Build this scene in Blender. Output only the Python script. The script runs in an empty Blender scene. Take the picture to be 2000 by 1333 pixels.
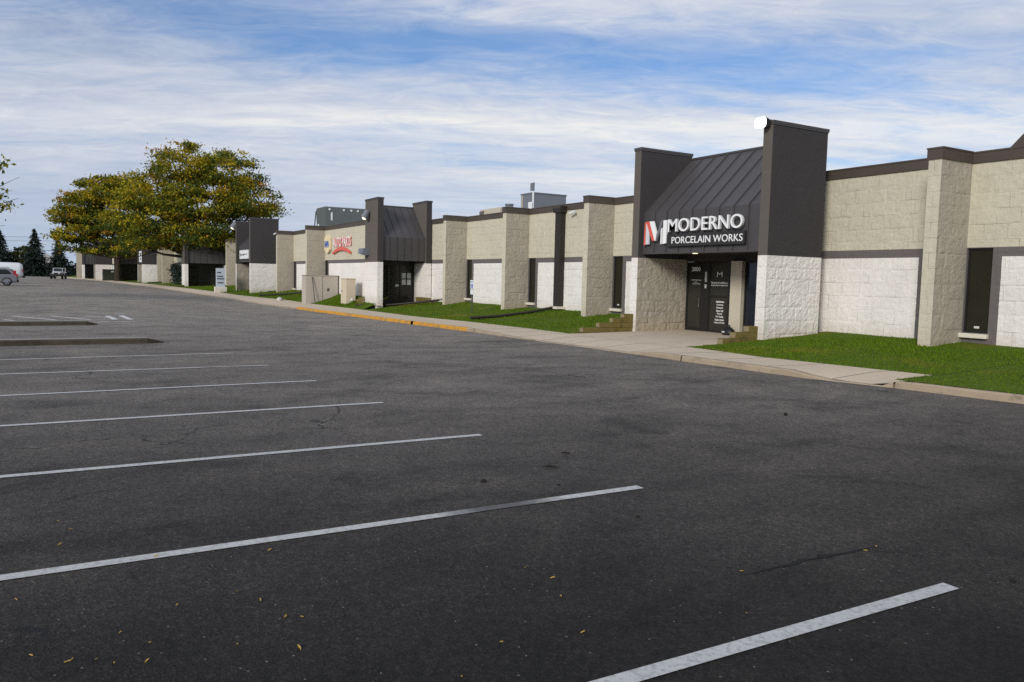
import bpy, bmesh, math, random
import numpy as np
from mathutils import Matrix, Vector
random.seed(7); rng = np.random.RandomState(11)
sc = bpy.context.scene
COL = sc.collection
R = math.radians

# ------------------------------------------------------------------ materials
def newmat(name):
    m = bpy.data.materials.new(name); m.use_nodes = True
    nt = m.node_tree; b = nt.nodes['Principled BSDF']
    return m, nt, b
def N(nt, typ, **kw):
    n = nt.nodes.new(typ)
    for k, v in kw.items():
        if k in n.inputs.keys() if hasattr(n.inputs, 'keys') else False: n.inputs[k].default_value = v
        else: setattr(n, k, v)
    return n
def coords(nt, scale=(1, 1, 1), rot=(0, 0, 0)):
    g = nt.nodes.new('ShaderNodeNewGeometry')
    mp = nt.nodes.new('ShaderNodeMapping'); mp.inputs['Scale'].default_value = scale; mp.inputs['Rotation'].default_value = rot
    nt.links.new(g.outputs['Position'], mp.inputs['Vector'])
    return mp.outputs['Vector']
def noise(nt, vec, scale, detail=4, rough=.55, dist=0):
    n = nt.nodes.new('ShaderNodeTexNoise'); n.inputs['Scale'].default_value = scale
    n.inputs['Detail'].default_value = detail; n.inputs['Roughness'].default_value = rough; n.inputs['Distortion'].default_value = dist
    nt.links.new(vec, n.inputs['Vector']); return n.outputs['Fac']
def ramp(nt, fac, stops):
    r = nt.nodes.new('ShaderNodeValToRGB'); e = r.color_ramp.elements
    while len(e) < len(stops): e.new(.5)
    for i, (p, c) in enumerate(stops):
        e[i].position = p; e[i].color = (c, c, c, 1) if not isinstance(c, tuple) else (*c, 1)
    nt.links.new(fac, r.inputs['Fac']); return r.outputs['Color']
def mixc(nt, fac, a, b, mode='MIX'):
    m = nt.nodes.new('ShaderNodeMix'); m.data_type = 'RGBA'; m.blend_type = mode
    if isinstance(fac, (int, float)): m.inputs[0].default_value = fac
    else: nt.links.new(fac, m.inputs[0])
    for i, v in ((6, a), (7, b)):
        if isinstance(v, tuple): m.inputs[i].default_value = (*v, 1)
        else: nt.links.new(v, m.inputs[i])
    return m.outputs[2]
def bump(nt, b, h, strength=.3, dist=.02):
    n = nt.nodes.new('ShaderNodeBump'); n.inputs['Strength'].default_value = strength; n.inputs['Distance'].default_value = dist
    nt.links.new(h, n.inputs['Height']); nt.links.new(n.outputs['Normal'], b.inputs['Normal'])
def mathn(nt, op, a, b=None):
    n = nt.nodes.new('ShaderNodeMath'); n.operation = op
    for i, v in ((0, a), (1, b)):
        if v is None: continue
        if isinstance(v, (int, float)): n.inputs[i].default_value = v
        else: nt.links.new(v, n.inputs[i])
    return n.outputs[0]
def sc3(c, k): return tuple(min(1, x * k) for x in c)

def mottled(name, col, var=.18, scale=1.2, rough=.85, bs=.25, fine=40, spec=.3, metal=0, dark=None, dscale=.5, dth=.62):
    m, nt, b = newmat(name); v = coords(nt)
    c = mixc(nt, noise(nt, v, scale, 6), sc3(col, 1 - var), sc3(col, 1 + var))
    c = mixc(nt, mathn(nt, 'MULTIPLY', noise(nt, v, fine, 3), .5), c, sc3(col, 1 - var * 1.6))
    if dark:
        c = mixc(nt, ramp(nt, noise(nt, v, dscale, 6, .65), [(dth, 0.), (dth + .12, .75)]), c, dark)
    nt.links.new(c, b.inputs['Base Color'])
    b.inputs['Roughness'].default_value = rough; b.inputs['Specular IOR Level'].default_value = spec; b.inputs['Metallic'].default_value = metal
    if bs: bump(nt, b, noise(nt, v, fine, 5), bs, .01)
    return m
def flat(name, col, rough=.5, spec=.4, metal=0, emit=0):
    m, nt, b = newmat(name); b.inputs['Base Color'].default_value = (*col, 1); b.inputs['Roughness'].default_value = rough
    b.inputs['Specular IOR Level'].default_value = spec; b.inputs['Metallic'].default_value = metal
    if emit: b.inputs['Emission Color'].default_value = (*col, 1); b.inputs['Emission Strength'].default_value = emit
    return m

M = {}
def asphalt():
    m, nt, b = newmat('asphalt'); v = coords(nt)
    big = noise(nt, v, .22, 5, .6); mid = noise(nt, v, 1.7, 6, .65)
    sep = nt.nodes.new('ShaderNodeSeparateXYZ'); nt.links.new(v, sep.inputs[0])
    # dark near, paler far: vignette and grazing sky sheen put into the colour
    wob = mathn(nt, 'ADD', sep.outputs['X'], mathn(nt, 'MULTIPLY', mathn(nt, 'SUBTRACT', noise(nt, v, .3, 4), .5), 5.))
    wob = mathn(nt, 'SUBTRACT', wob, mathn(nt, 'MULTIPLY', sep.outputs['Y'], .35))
    dist_tone = nt.nodes.new('ShaderNodeMapRange'); dist_tone.inputs['From Min'].default_value = 0; dist_tone.inputs['From Max'].default_value = -60; nt.links.new(wob, dist_tone.inputs['Value'])
    c = ramp(nt, dist_tone.outputs[0], [(.04, (.0090, .0079, .0069)), (.075, (.020, .0175, .0152)), (.13, (.060, .0535, .0475)), (.22, (.122, .110, .097)), (.6, (.215, .194, .168)), (1., (.23, .208, .18))])
    c = mixc(nt, ramp(nt, big, [(.3, 0.), (.7, .35)]), c, mixc(nt, .5, c, (.03, .03, .03)))
    c = mixc(nt, mathn(nt, 'MULTIPLY', ramp(nt, mid, [(.4, 0.), (.75, 1.)]), .35), c, mixc(nt, 1., c, (1.5, 1.47, 1.45), 'MULTIPLY'))
    # dusty and darker wear at the scale of wheels and puddles
    w1 = noise(nt, coords(nt, (1, .6, 1), (0, 0, .5)), .9, 7, .68, .5)
    c = mixc(nt, ramp(nt, w1, [(.32, .8), (.48, 0.)]), c, mixc(nt, 1., c, (.45, .45, .45), 'MULTIPLY'))
    c = mixc(nt, ramp(nt, w1, [(.50, 0.), (.70, .6)]), c, mixc(nt, 1., c, (1.6, 1.56, 1.5), 'MULTIPLY'))
    sp2 = noise(nt, v, 14, 8, .85); sp3 = noise(nt, v, 3.2, 8, .8)
    c = mixc(nt, ramp(nt, sp2, [(.36, .7), (.5, 0.)]), c, mixc(nt, 1., c, (.45, .45, .45), 'MULTIPLY'))
    c = mixc(nt, ramp(nt, sp2, [(.52, 0.), (.66, .75)]), c, mixc(nt, 1., c, (1.7, 1.66, 1.6), 'MULTIPLY'))
    c = mixc(nt, ramp(nt, sp3, [(.40, .35), (.5, 0.), (.6, 0.)]), c, mixc(nt, 1., c, (.6, .6, .62), 'MULTIPLY'))
    # aggregate grain
    vo = nt.nodes.new('ShaderNodeTexVoronoi'); vo.inputs['Scale'].default_value = 75; nt.links.new(v, vo.inputs['Vector'])
    g = nt.nodes.new('ShaderNodeSeparateColor'); nt.links.new(vo.outputs['Color'], g.inputs[0])
    c = mixc(nt, ramp(nt, g.outputs[0], [(.0, 0.), (.55, .0), (1., .55)]), c, mixc(nt, 1., c, (2.6, 2.5, 2.5), 'MULTIPLY'))
    c = mixc(nt, ramp(nt, g.outputs[1], [(.5, 0.), (1., .6)]), c, mixc(nt, 1., c, (.3, .3, .3), 'MULTIPLY'))
    vs = nt.nodes.new('ShaderNodeTexVoronoi'); vs.inputs['Scale'].default_value = 17; nt.links.new(v, vs.inputs['Vector'])
    gs = nt.nodes.new('ShaderNodeSeparateColor'); nt.links.new(vs.outputs['Color'], gs.inputs[0])
    sp = mathn(nt, 'MULTIPLY', mathn(nt, 'GREATER_THAN', gs.outputs[2], .955), mathn(nt, 'LESS_THAN', vs.outputs['Distance'], .10))
    c = mixc(nt, mathn(nt, 'MULTIPLY', sp, .6), c, (.24, .225, .21))
    # oil and tyre stains
    st = ramp(nt, noise(nt, coords(nt, (1, .55, 1)), .75, 5, .55, .6), [(.58, 0.), (.72, .55)])
    c = mixc(nt, st, c, mixc(nt, 1., c, (.45, .45, .45), 'MULTIPLY'))
    # cracks
    vc = nt.nodes.new('ShaderNodeTexVoronoi'); vc.feature = 'DISTANCE_TO_EDGE'; vc.inputs['Scale'].default_value = .16
    wv = nt.nodes.new('ShaderNodeVectorMath'); wv.operation = 'ADD'
    nz = nt.nodes.new('ShaderNodeTexNoise'); nz.inputs['Scale'].default_value = 1.3; nz.inputs['Detail'].default_value = 6; nt.links.new(v, nz.inputs['Vector'])
    nt.links.new(v, wv.inputs[0]); nt.links.new(nz.outputs['Color'], wv.inputs[1]); nt.links.new(wv.outputs[0], vc.inputs['Vector'])
    cr = mathn(nt, 'MULTIPLY', mathn(nt, 'LESS_THAN', vc.outputs['Distance'], .0022), ramp(nt, noise(nt, v, .5, 3), [(.5, 0.), (.6, .8)]))
    c = mixc(nt, cr, c, (.012, .012, .012))
    nt.links.new(c, b.inputs['Base Color'])
    b.inputs['Roughness'].default_value = .85; b.inputs['Specular IOR Level'].default_value = .22
    h = mathn(nt, 'ADD', vo.outputs['Distance'], mathn(nt, 'MULTIPLY', mid, .5))
    bump(nt, b, h, .55, .012)
    return m
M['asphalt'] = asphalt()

def line_paint():
    m, nt, b = newmat('line_paint'); v = coords(nt)
    w = ramp(nt, noise(nt, v, 26, 6, .7), [(.40, .0), (.52, 1.)])
    fade = ramp(nt, noise(nt, v, .55, 3, .5), [(.28, .0), (.42, 1.)])
    f = mathn(nt, 'MULTIPLY', mathn(nt, 'ADD', mathn(nt, 'MULTIPLY', w, .32), .68), mathn(nt, 'ADD', mathn(nt, 'MULTIPLY', fade, .7), .3))
    sep = nt.nodes.new('ShaderNodeSeparateXYZ'); nt.links.new(v, sep.inputs[0])   # one stretch scuffed almost away
    dx = mathn(nt, 'MULTIPLY', mathn(nt, 'ADD', sep.outputs['X'], 5.48), .8); dy = mathn(nt, 'ADD', sep.outputs['Y'], -3.15)
    dd = mathn(nt, 'ADD', mathn(nt, 'ADD', mathn(nt, 'MULTIPLY', dx, dx), mathn(nt, 'MULTIPLY', dy, dy)), mathn(nt, 'MULTIPLY', noise(nt, v, 9, 5, .7), .35))
    f = mathn(nt, 'MULTIPLY', f, ramp(nt, dd, [(.2, .12), (.55, 1.)]))
    c = mixc(nt, f, (.045, .042, .040), mixc(nt, noise(nt, v, 3, 5), (.40, .395, .385), (.55, .545, .53)))
    nt.links.new(c, b.inputs['Base Color']); b.inputs['Roughness'].default_value = .75
    bump(nt, b, noise(nt, v, 80, 4), .4, .006)
    return m
M['line'] = line_paint(); M['hatch'] = mottled('hatch_paint', (.62, .61, .59), .15, 2, .7, .2, 40, .2, dark=(.3, .29, .28), dscale=2.2, dth=.56); M['seam'] = mottled('tar_seam', (.008, .008, .008), .3, 9, .8, .4, 60)

def block_paint(name, col, stain, joint=.55):
    m, nt, b = newmat(name); v = coords(nt)
    c = mixc(nt, noise(nt, v, .9, 6, .6), sc3(col, .84), sc3(col, 1.08))
    c = mixc(nt, ramp(nt, noise(nt, v, 6, 6, .7), [(.52, 0.), (.75, .55)]), c, stain)
    c = mixc(nt, ramp(nt, noise(nt, coords(nt, (1.4, 1.4, .35)), 1.1, 6, .7), [(.56, 0.), (.72, .5)]), c, stain)
    # weathering splash and rust tint low down on the wall
    sep = nt.nodes.new('ShaderNodeSeparateXYZ'); nt.links.new(v, sep.inputs[0])
    lo = nt.nodes.new('ShaderNodeMapRange'); lo.inputs['From Min'].default_value = .85; lo.inputs['From Max'].default_value = .25
    nt.links.new(sep.outputs['Z'], lo.inputs['Value'])
    c = mixc(nt, mathn(nt, 'MULTIPLY', lo.outputs[0], mathn(nt, 'MULTIPLY', noise(nt, v, 4, 5), .8)), c, (.42, .33, .2))
    nt.links.new(c, b.inputs['Base Color']); b.inputs['Roughness'].default_value = .9; b.inputs['Specular IOR Level'].default_value = .2
    gn = nt.nodes.new('ShaderNodeNewGeometry'); sn = nt.nodes.new('ShaderNodeSeparateXYZ'); nt.links.new(gn.outputs['True Normal'], sn.inputs[0])
    side = mathn(nt, 'GREATER_THAN', mathn(nt, 'ABSOLUTE', sn.outputs['X']), .65)
    uu_ = mathn(nt, 'ADD', mathn(nt, 'MULTIPLY', sep.outputs['Y'], side), mathn(nt, 'MULTIPLY', sep.outputs['X'], mathn(nt, 'SUBTRACT', 1., side)))
    cx_ = nt.nodes.new('ShaderNodeCombineXYZ'); nt.links.new(uu_, cx_.inputs[0]); nt.links.new(sep.outputs['Z'], cx_.inputs[1])
    wb = nt.nodes.new('ShaderNodeTexNoise'); wb.inputs['Scale'].default_value = 5; wb.inputs['Detail'].default_value = 4; nt.links.new(v, wb.inputs['Vector'])
    wa = nt.nodes.new('ShaderNodeVectorMath'); wa.operation = 'MULTIPLY_ADD'; nt.links.new(wb.outputs['Color'], wa.inputs[0]); wa.inputs[1].default_value = (.03, .03, 0); nt.links.new(cx_.outputs[0], wa.inputs[2])
    br = nt.nodes.new('ShaderNodeTexBrick'); br.inputs['Scale'].default_value = 1; br.inputs['Brick Width'].default_value = .61; br.inputs['Row Height'].default_value = .405
    br.inputs['Mortar Size'].default_value = .007; br.inputs['Mortar Smooth'].default_value = .25; nt.links.new(wa.outputs[0], br.inputs['Vector'])
    jm = mathn(nt, 'MULTIPLY', br.outputs['Fac'], ramp(nt, noise(nt, v, 1.9, 4, .6), [(.46, .05), (.62, 1.)]))
    c = mixc(nt, mathn(nt, 'MULTIPLY', jm, joint), c, sc3(stain, .45))
    nt.links.new(c, b.inputs['Base Color'])
    h = mathn(nt, 'ADD', noise(nt, v, 9, 7, .7), mathn(nt, 'MULTIPLY', noise(nt, v, 40, 3), .35))
    h = mathn(nt, 'SUBTRACT', h, mathn(nt, 'MULTIPLY', jm, .5))
    bump(nt, b, h, .62, .035)
    return m
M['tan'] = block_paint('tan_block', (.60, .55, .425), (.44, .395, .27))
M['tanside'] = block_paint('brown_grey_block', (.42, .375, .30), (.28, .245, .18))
M['white'] = block_paint('white_block', (.83, .79, .735), (.68, .625, .54))
M['trim'] = mottled('trim_paint', (.145, .128, .122), .12, 2, .8, .3, 30)
M['cap'] = mottled('parapet_metal', (.085, .066, .052), .22, .8, .55, .05, 30, .4)
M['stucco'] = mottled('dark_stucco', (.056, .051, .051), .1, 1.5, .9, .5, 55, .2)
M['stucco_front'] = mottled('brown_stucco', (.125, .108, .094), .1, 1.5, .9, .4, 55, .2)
M['metal'] = mottled('dark_roof_metal', (.066, .060, .060), .12, .7, .5, .04, 20, .5)
M['concrete'] = mottled('concrete', (.59, .49, .37), .17, .6, .9, .3, 45, .2, dark=(.24, .21, .18), dscale=.9, dth=.6)
M['kerb'] = mottled('kerb_concrete', (.40, .315, .22), .25, 2.2, .9, .45, 30, .2, dark=(.15, .12, .09), dscale=2.5, dth=.56)
M['yellow'] = mottled('yellow_kerb_paint', (.66, .32, .035), .25, 3, .8, .3, 30, .3, dark=(.30, .20, .10), dscale=3.2, dth=.50)
M['oldkerb'] = mottled('old_kerb_face', (.085, .07, .05), .3, 2, .95, .5, 25, .1, dark=(.04, .035, .028), dscale=2, dth=.5)
M['islandtop'] = mottled('weathered_kerb_top', (.27, .245, .215), .2, 2, .9, .4, 30, .2)
M['timber'] = mottled('weathered_timber', (.20, .155, .05), .35, 4, .95, .5, 25, .1, dark=(.10, .085, .03), dscale=3, dth=.5)
M['timber_end'] = mottled('timber_end', (.28, .23, .13), .25, 6, .95, .4, 25, .1)
M['frame'] = flat('bronze_frame', (.016, .015, .014), .4, .4)
M['sill'] = mottled('stone_sill', (.72, .66, .55), .1, 3, .9, .2, 30)
def glassm(name, col, rough=.06, spec=.35):
    m, nt, b = newmat(name); v = coords(nt)
    nt.links.new(mixc(nt, noise(nt, v, 1.1, 4), sc3(col, .6), sc3(col, 1.4)), b.inputs['Base Color'])
    b.inputs['Roughness'].default_value = rough; b.inputs['Specular IOR Level'].default_value = spec
    return m
M['glass'] = glassm('tinted_glass', (.022, .021, .013), .1, .22)
M['doorglass'] = glassm('door_glass', (.035, .034, .027), .12, .2)
M['blueglass'] = glassm('sidelight_glass', (.014, .018, .026), .06, .45)
M['letter'] = flat('white_letter', (.85, .84, .82), .45, .4)
M['letterside'] = flat('letter_return', (.62, .62, .63), .5, .4)
M['red'] = flat('red_acrylic', (.74, .12, .085), .4, .4)
M['grey_letter'] = flat('grey_letter', (.16, .16, .17), .45, .4)
M['blackbox'] = flat('sign_box_black', (.028, .026, .026), .5, .4)
M['blue'] = flat('blue_print', (.03, .09, .40), .5, .4)
M['cream'] = flat('cream_panel', (.78, .66, .42), .5, .3)
M['whitepaint'] = mottled('white_panel', (.78, .78, .78), .05, 2, .5, 0, 30, .4)
M['ink'] = flat('dark_ink', (.03, .03, .05), .6, .3)
M['paper'] = flat('paper', (.6, .6, .58), .8, .2)
M['galv'] = mottled('grey_sheet_metal', (.17, .18, .205), .1, 1.2, .45, .04, 30, .5)
M['galvfront'] = M['galv']
M['rtu2'] = mottled('greenish_sheet_metal', (.125, .14, .135), .12, .8, .5, .06, 30, .4)
M['beigemetal'] = mottled('beige_sheet_metal', (.55, .49, .38), .1, 2, .6, .05, 30, .4)
M['cabgrey'] = mottled('brown_grey_cabinet', (.46, .405, .345), .08, 1.2, .75, .1, 30, .3)
M['cabtan'] = mottled('tan_cabinet', (.62, .52, .38), .08, 1.2, .7, .06, 30, .3)
M['steel'] = flat('steel', (.45, .45, .45), .35, .5, .9)
M['post'] = flat('sign_post', (.07, .07, .06), .6, .3)
M['pipe'] = mottled('dark_pipe', (.028, .022, .018), .25, 2, .6, .1, 30, .4)
M['black'] = flat('black_plastic', (.012, .012, .013), .5, .4)
M['lamp'] = flat('lamp_glow', (1, .95, .86), .5, 0, 0, 5)
M['lampdim'] = flat('lamp_glow_small', (1, .9, .6), .5, 0, 0, 2.2)
M['transformer'] = mottled('dark_green_steel', (.03, .038, .018), .2, 1.5, .6, .05, 30, .4)
M['tyre'] = flat('tyre', (.012, .012, .012), .85, .2)
M['rim'] = flat('alloy', (.42, .43, .45), .3, .5, .8)
M['silver'] = flat('silver_paint', (.20, .20, .225), .3, .6, .35)
M['carwhite'] = flat('white_car_paint', (.72, .74, .76), .25, .55)
M['carglass'] = flat('car_glass', (.012, .014, .017), .06, .6)
M['tail'] = flat('tail_lens', (.35, .012, .018), .25, .5)
M['headlight'] = flat('headlight_lens', (.6, .6, .58), .15, .6)
M['bark'] = mottled('bark', (.055, .042, .03), .3, 5, .95, .6, 20, .1)
M['roofflat'] = mottled('flat_roof', (.18, .17, .16), .1, 1, .9, .1, 30)
M['houseroof'] = flat('pale_roof', (.5, .48, .46), .8, .2)
M['housewall'] = flat('house_siding', (.42, .36, .33), .8, .2)
M['rock'] = mottled('pale_rock', (.55, .52, .46), .15, 6, .9, .3, 30)
M['stone_dark'] = mottled('dark_clod', (.02, .017, .013), .3, 20, .95, .4, 60)
M['cable'] = flat('cable', (.03, .03, .03), .6, .2)

def leafmat(name, col, tr=.35):
    m, nt, b = newmat(name); v = coords(nt)
    c = mixc(nt, noise(nt, v, 1.3, 3), sc3(col, .6), sc3(col, 1.45))
    nt.links.new(c, b.inputs['Base Color']); b.inputs['Roughness'].default_value = .65; b.inputs['Specular IOR Level'].default_value = .25
    t = nt.nodes.new('ShaderNodeBsdfTranslucent'); nt.links.new(c, t.inputs['Color'])
    mx = nt.nodes.new('ShaderNodeMixShader'); mx.inputs[0].default_value = tr
    nt.links.new(b.outputs[0], mx.inputs[1]); nt.links.new(t.outputs[0], mx.inputs[2])
    nt.links.new(mx.outputs[0], nt.nodes['Material Output'].inputs['Surface'])
    return m
LEAF = [leafmat('leaf_green', (.060, .090, .010)), leafmat('leaf_olive', (.23, .215, .012)),
        leafmat('leaf_gold', (.44, .34, .014)), leafmat('leaf_orange', (.42, .225, .012))]
SPR = [leafmat('needle_dark', (.016, .026, .020), .12), leafmat('needle_blue', (.030, .045, .036), .12)]
BUSH = [leafmat('shrub_leaf', (.035, .055, .045), .2), leafmat('shrub_leaf_dark', (.02, .03, .022), .2)]
FAR = [leafmat('far_leaf', (.035, .05, .014), .3), leafmat('far_leaf_yellow', (.11, .11, .018), .3)]
M['dryleaf'] = leafmat('dry_leaf', (.52, .36, .09), .15)
def grassm(name, a, bcol, dry):
    m, nt, b = newmat(name); v = coords(nt)
    c = mixc(nt, noise(nt, v, .7, 5), a, bcol)
    c = mixc(nt, noise(nt, v, 9, 4), c, sc3(a, .75))
    c = mixc(nt, ramp(nt, noise(nt, v, .38, 5, .6), [(.55, 0.), (.75, .8)]), c, dry)
    nt.links.new(c, b.inputs['Base Color']); b.inputs['Roughness'].default_value = .8; b.inputs['Specular IOR Level'].default_value = .15
    bump(nt, b, noise(nt, v, 35, 5), .8, .04)
    return m
M['lawn'] = grassm('lawn_turf', (.068, .118, .005), (.115, .165, .006), (.19, .145, .02))
M['blade'] = grassm('grass_blade', (.082, .155, .005), (.150, .22, .008), (.21, .17, .025))
M['ground'] = grassm('field', (.06, .075, .025), (.09, .09, .035), (.14, .12, .06))

# ------------------------------------------------------------------ mesh helpers
class MB:
    def __init__(s): s.v = []; s.f = []; s.m = []
    def quad(s, a, b, c, d, m=0):
        i = len(s.v); s.v += [tuple(a), tuple(b), tuple(c), tuple(d)]; s.f.append((i, i+1, i+2, i+3)); s.m.append(m)
    def box(s, x0, x1, y0, y1, z0, z1, m=0, bev=0):
        i = len(s.v)
        s.v += [(x0,y0,z0),(x1,y0,z0),(x1,y1,z0),(x0,y1,z0),(x0,y0,z1),(x1,y0,z1),(x1,y1,z1),(x0,y1,z1)]
        for q in ((0,3,2,1),(4,5,6,7),(0,1,5,4),(1,2,6,5),(2,3,7,6),(3,0,4,7)):
            s.f.append(tuple(i+k for k in q)); s.m.append(m)
    def prism(s, prof, axis, a0, a1, m=0, capm=None):
        """extrude a closed 2-D outline along an axis: 'x' -> outline in (y,z), 'y' -> (x,z), 'z' -> (x,y)"""
        def P(p, a): return {'x': (a, p[0], p[1]), 'y': (p[0], a, p[1]), 'z': (p[0], p[1], a)}[axis]
        n = len(prof); i = len(s.v); s.v += [P(p, a0) for p in prof] + [P(p, a1) for p in prof]
        for k in range(n):
            l = (k + 1) % n; s.f.append((i+k, i+l, i+n+l, i+n+k)); s.m.append(m)
        cm = m if capm is None else capm
        s.f.append(tuple(i + k for k in reversed(range(n)))); s.m.append(cm)
        s.f.append(tuple(i + n + k for k in range(n))); s.m.append(cm)
    def tube(s, pts, rad, seg=8, m=0, cap=True):
        pts = [Vector(p) for p in pts]; n = len(pts); rings = []
        rad = rad if isinstance(rad, (list, tuple)) else [rad] * n
        for k, p in enumerate(pts):
            d = (pts[min(k+1, n-1)] - pts[max(k-1, 0)]).normalized()
            a = d.cross(Vector((0, 0, 1)))
            if a.length < .05: a = d.cross(Vector((1, 0, 0)))
            a.normalize(); b = d.cross(a)
            i = len(s.v); rings.append(i)
            for q in range(seg):
                t = 2 * math.pi * q / seg; s.v.append(tuple(p + rad[k] * (math.cos(t) * a + math.sin(t) * b)))
        for k in range(n - 1):
            for q in range(seg):
                r = (q + 1) % seg; s.f.append((rings[k]+q, rings[k]+r, rings[k+1]+r, rings[k+1]+q)); s.m.append(m)
        if cap:
            s.f.append(tuple(rings[0] + q for q in reversed(range(seg)))); s.m.append(m)
            s.f.append(tuple(rings[-1] + q for q in range(seg))); s.m.append(m)
    def cyl(s, c, axis, r, h, seg=16, m=0, r2=None):
        d = {'x': (h/2,0,0), 'y': (0,h/2,0), 'z': (0,0,h/2)}[axis]; c = Vector(c); d = Vector(d)
        s.tube([c - d, c + d], [r, r if r2 is None else r2], seg, m)
    def grid(s, P, mats=None):
        """P: (nu, nv, 3) array; mats: (nu-1, nv-1) ints, -1 = no face"""
        nu, nv = P.shape[:2]; i = len(s.v); s.v += [tuple(p) for p in P.reshape(-1, 3).tolist()]
        for a in range(nu - 1):
            for b in range(nv - 1):
                mm = 0 if mats is None else int(mats[a, b])
                if mm < 0: continue
                q = i + a * nv + b; s.f.append((q, q + nv, q + nv + 1, q + 1)); s.m.append(mm)
ORG = {}
def link(name, mb, mats, parent=None, smooth=False, loc=None, bevel=0):
    off = Vector((0, 0, 0))
    if parent is not None: off = ORG.get(parent.name, Vector((0, 0, 0)))
    elif loc is not None: off = Vector(loc)
    me = bpy.data.meshes.new(name)
    v = np.array(mb.v, dtype=float)
    if len(v): v = v - np.array(off)
    me.from_pydata(v.tolist(), [], mb.f)
    mats = mats if isinstance(mats, (list, tuple)) else [mats]
    for m in mats: me.materials.append(M[m] if isinstance(m, str) else m)
    if len(mats) > 1: me.polygons.foreach_set('material_index', mb.m)
    if smooth: me.polygons.foreach_set('use_smooth', [True] * len(me.polygons))
    me.update()
    o = bpy.data.objects.new(name, me); COL.objects.link(o)
    if parent is not None: o.parent = parent; ORG[o.name] = off
    elif loc is not None: o.location = off; ORG[o.name] = off
    if bevel:
        bv = o.modifiers.new('bevel', 'BEVEL'); bv.width = bevel; bv.segments = 2; bv.limit_method = 'ANGLE'
    return o
def thing(name, label, cat, loc, group=None, rotz=0, world=True):
    o = bpy.data.objects.new(name, None); COL.objects.link(o); o.location = loc; o.rotation_euler = (0, 0, rotz)
    o.empty_display_size = .2
    o['label'] = label; o['category'] = cat
    if group: o['group'] = group
    ORG[o.name] = Vector(loc) if world else Vector((0, 0, 0))
    return o
def tag(o, label, cat, group=None):
    o['label'] = label; o['category'] = cat
    if group: o['group'] = group
    return o
def struct(name, mb, mats, smooth=False):
    o = link(name, mb, mats, None, smooth); o['kind'] = 'structure'; return o

# smooth value noise
_T = np.random.RandomState(3).rand(256, 256)
def vn(x, y):
    x = np.asarray(x, float); y = np.asarray(y, float)
    xi = np.floor(x).astype(int); yi = np.floor(y).astype(int); fx = x - xi; fy = y - yi
    fx = fx*fx*(3-2*fx); fy = fy*fy*(3-2*fy)
    g = lambda a, b: _T[a % 256, b % 256]
    return (g(xi, yi)*(1-fx) + g(xi+1, yi)*fx)*(1-fy) + (g(xi, yi+1)*(1-fx) + g(xi+1, yi+1)*fx)*fy

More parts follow.
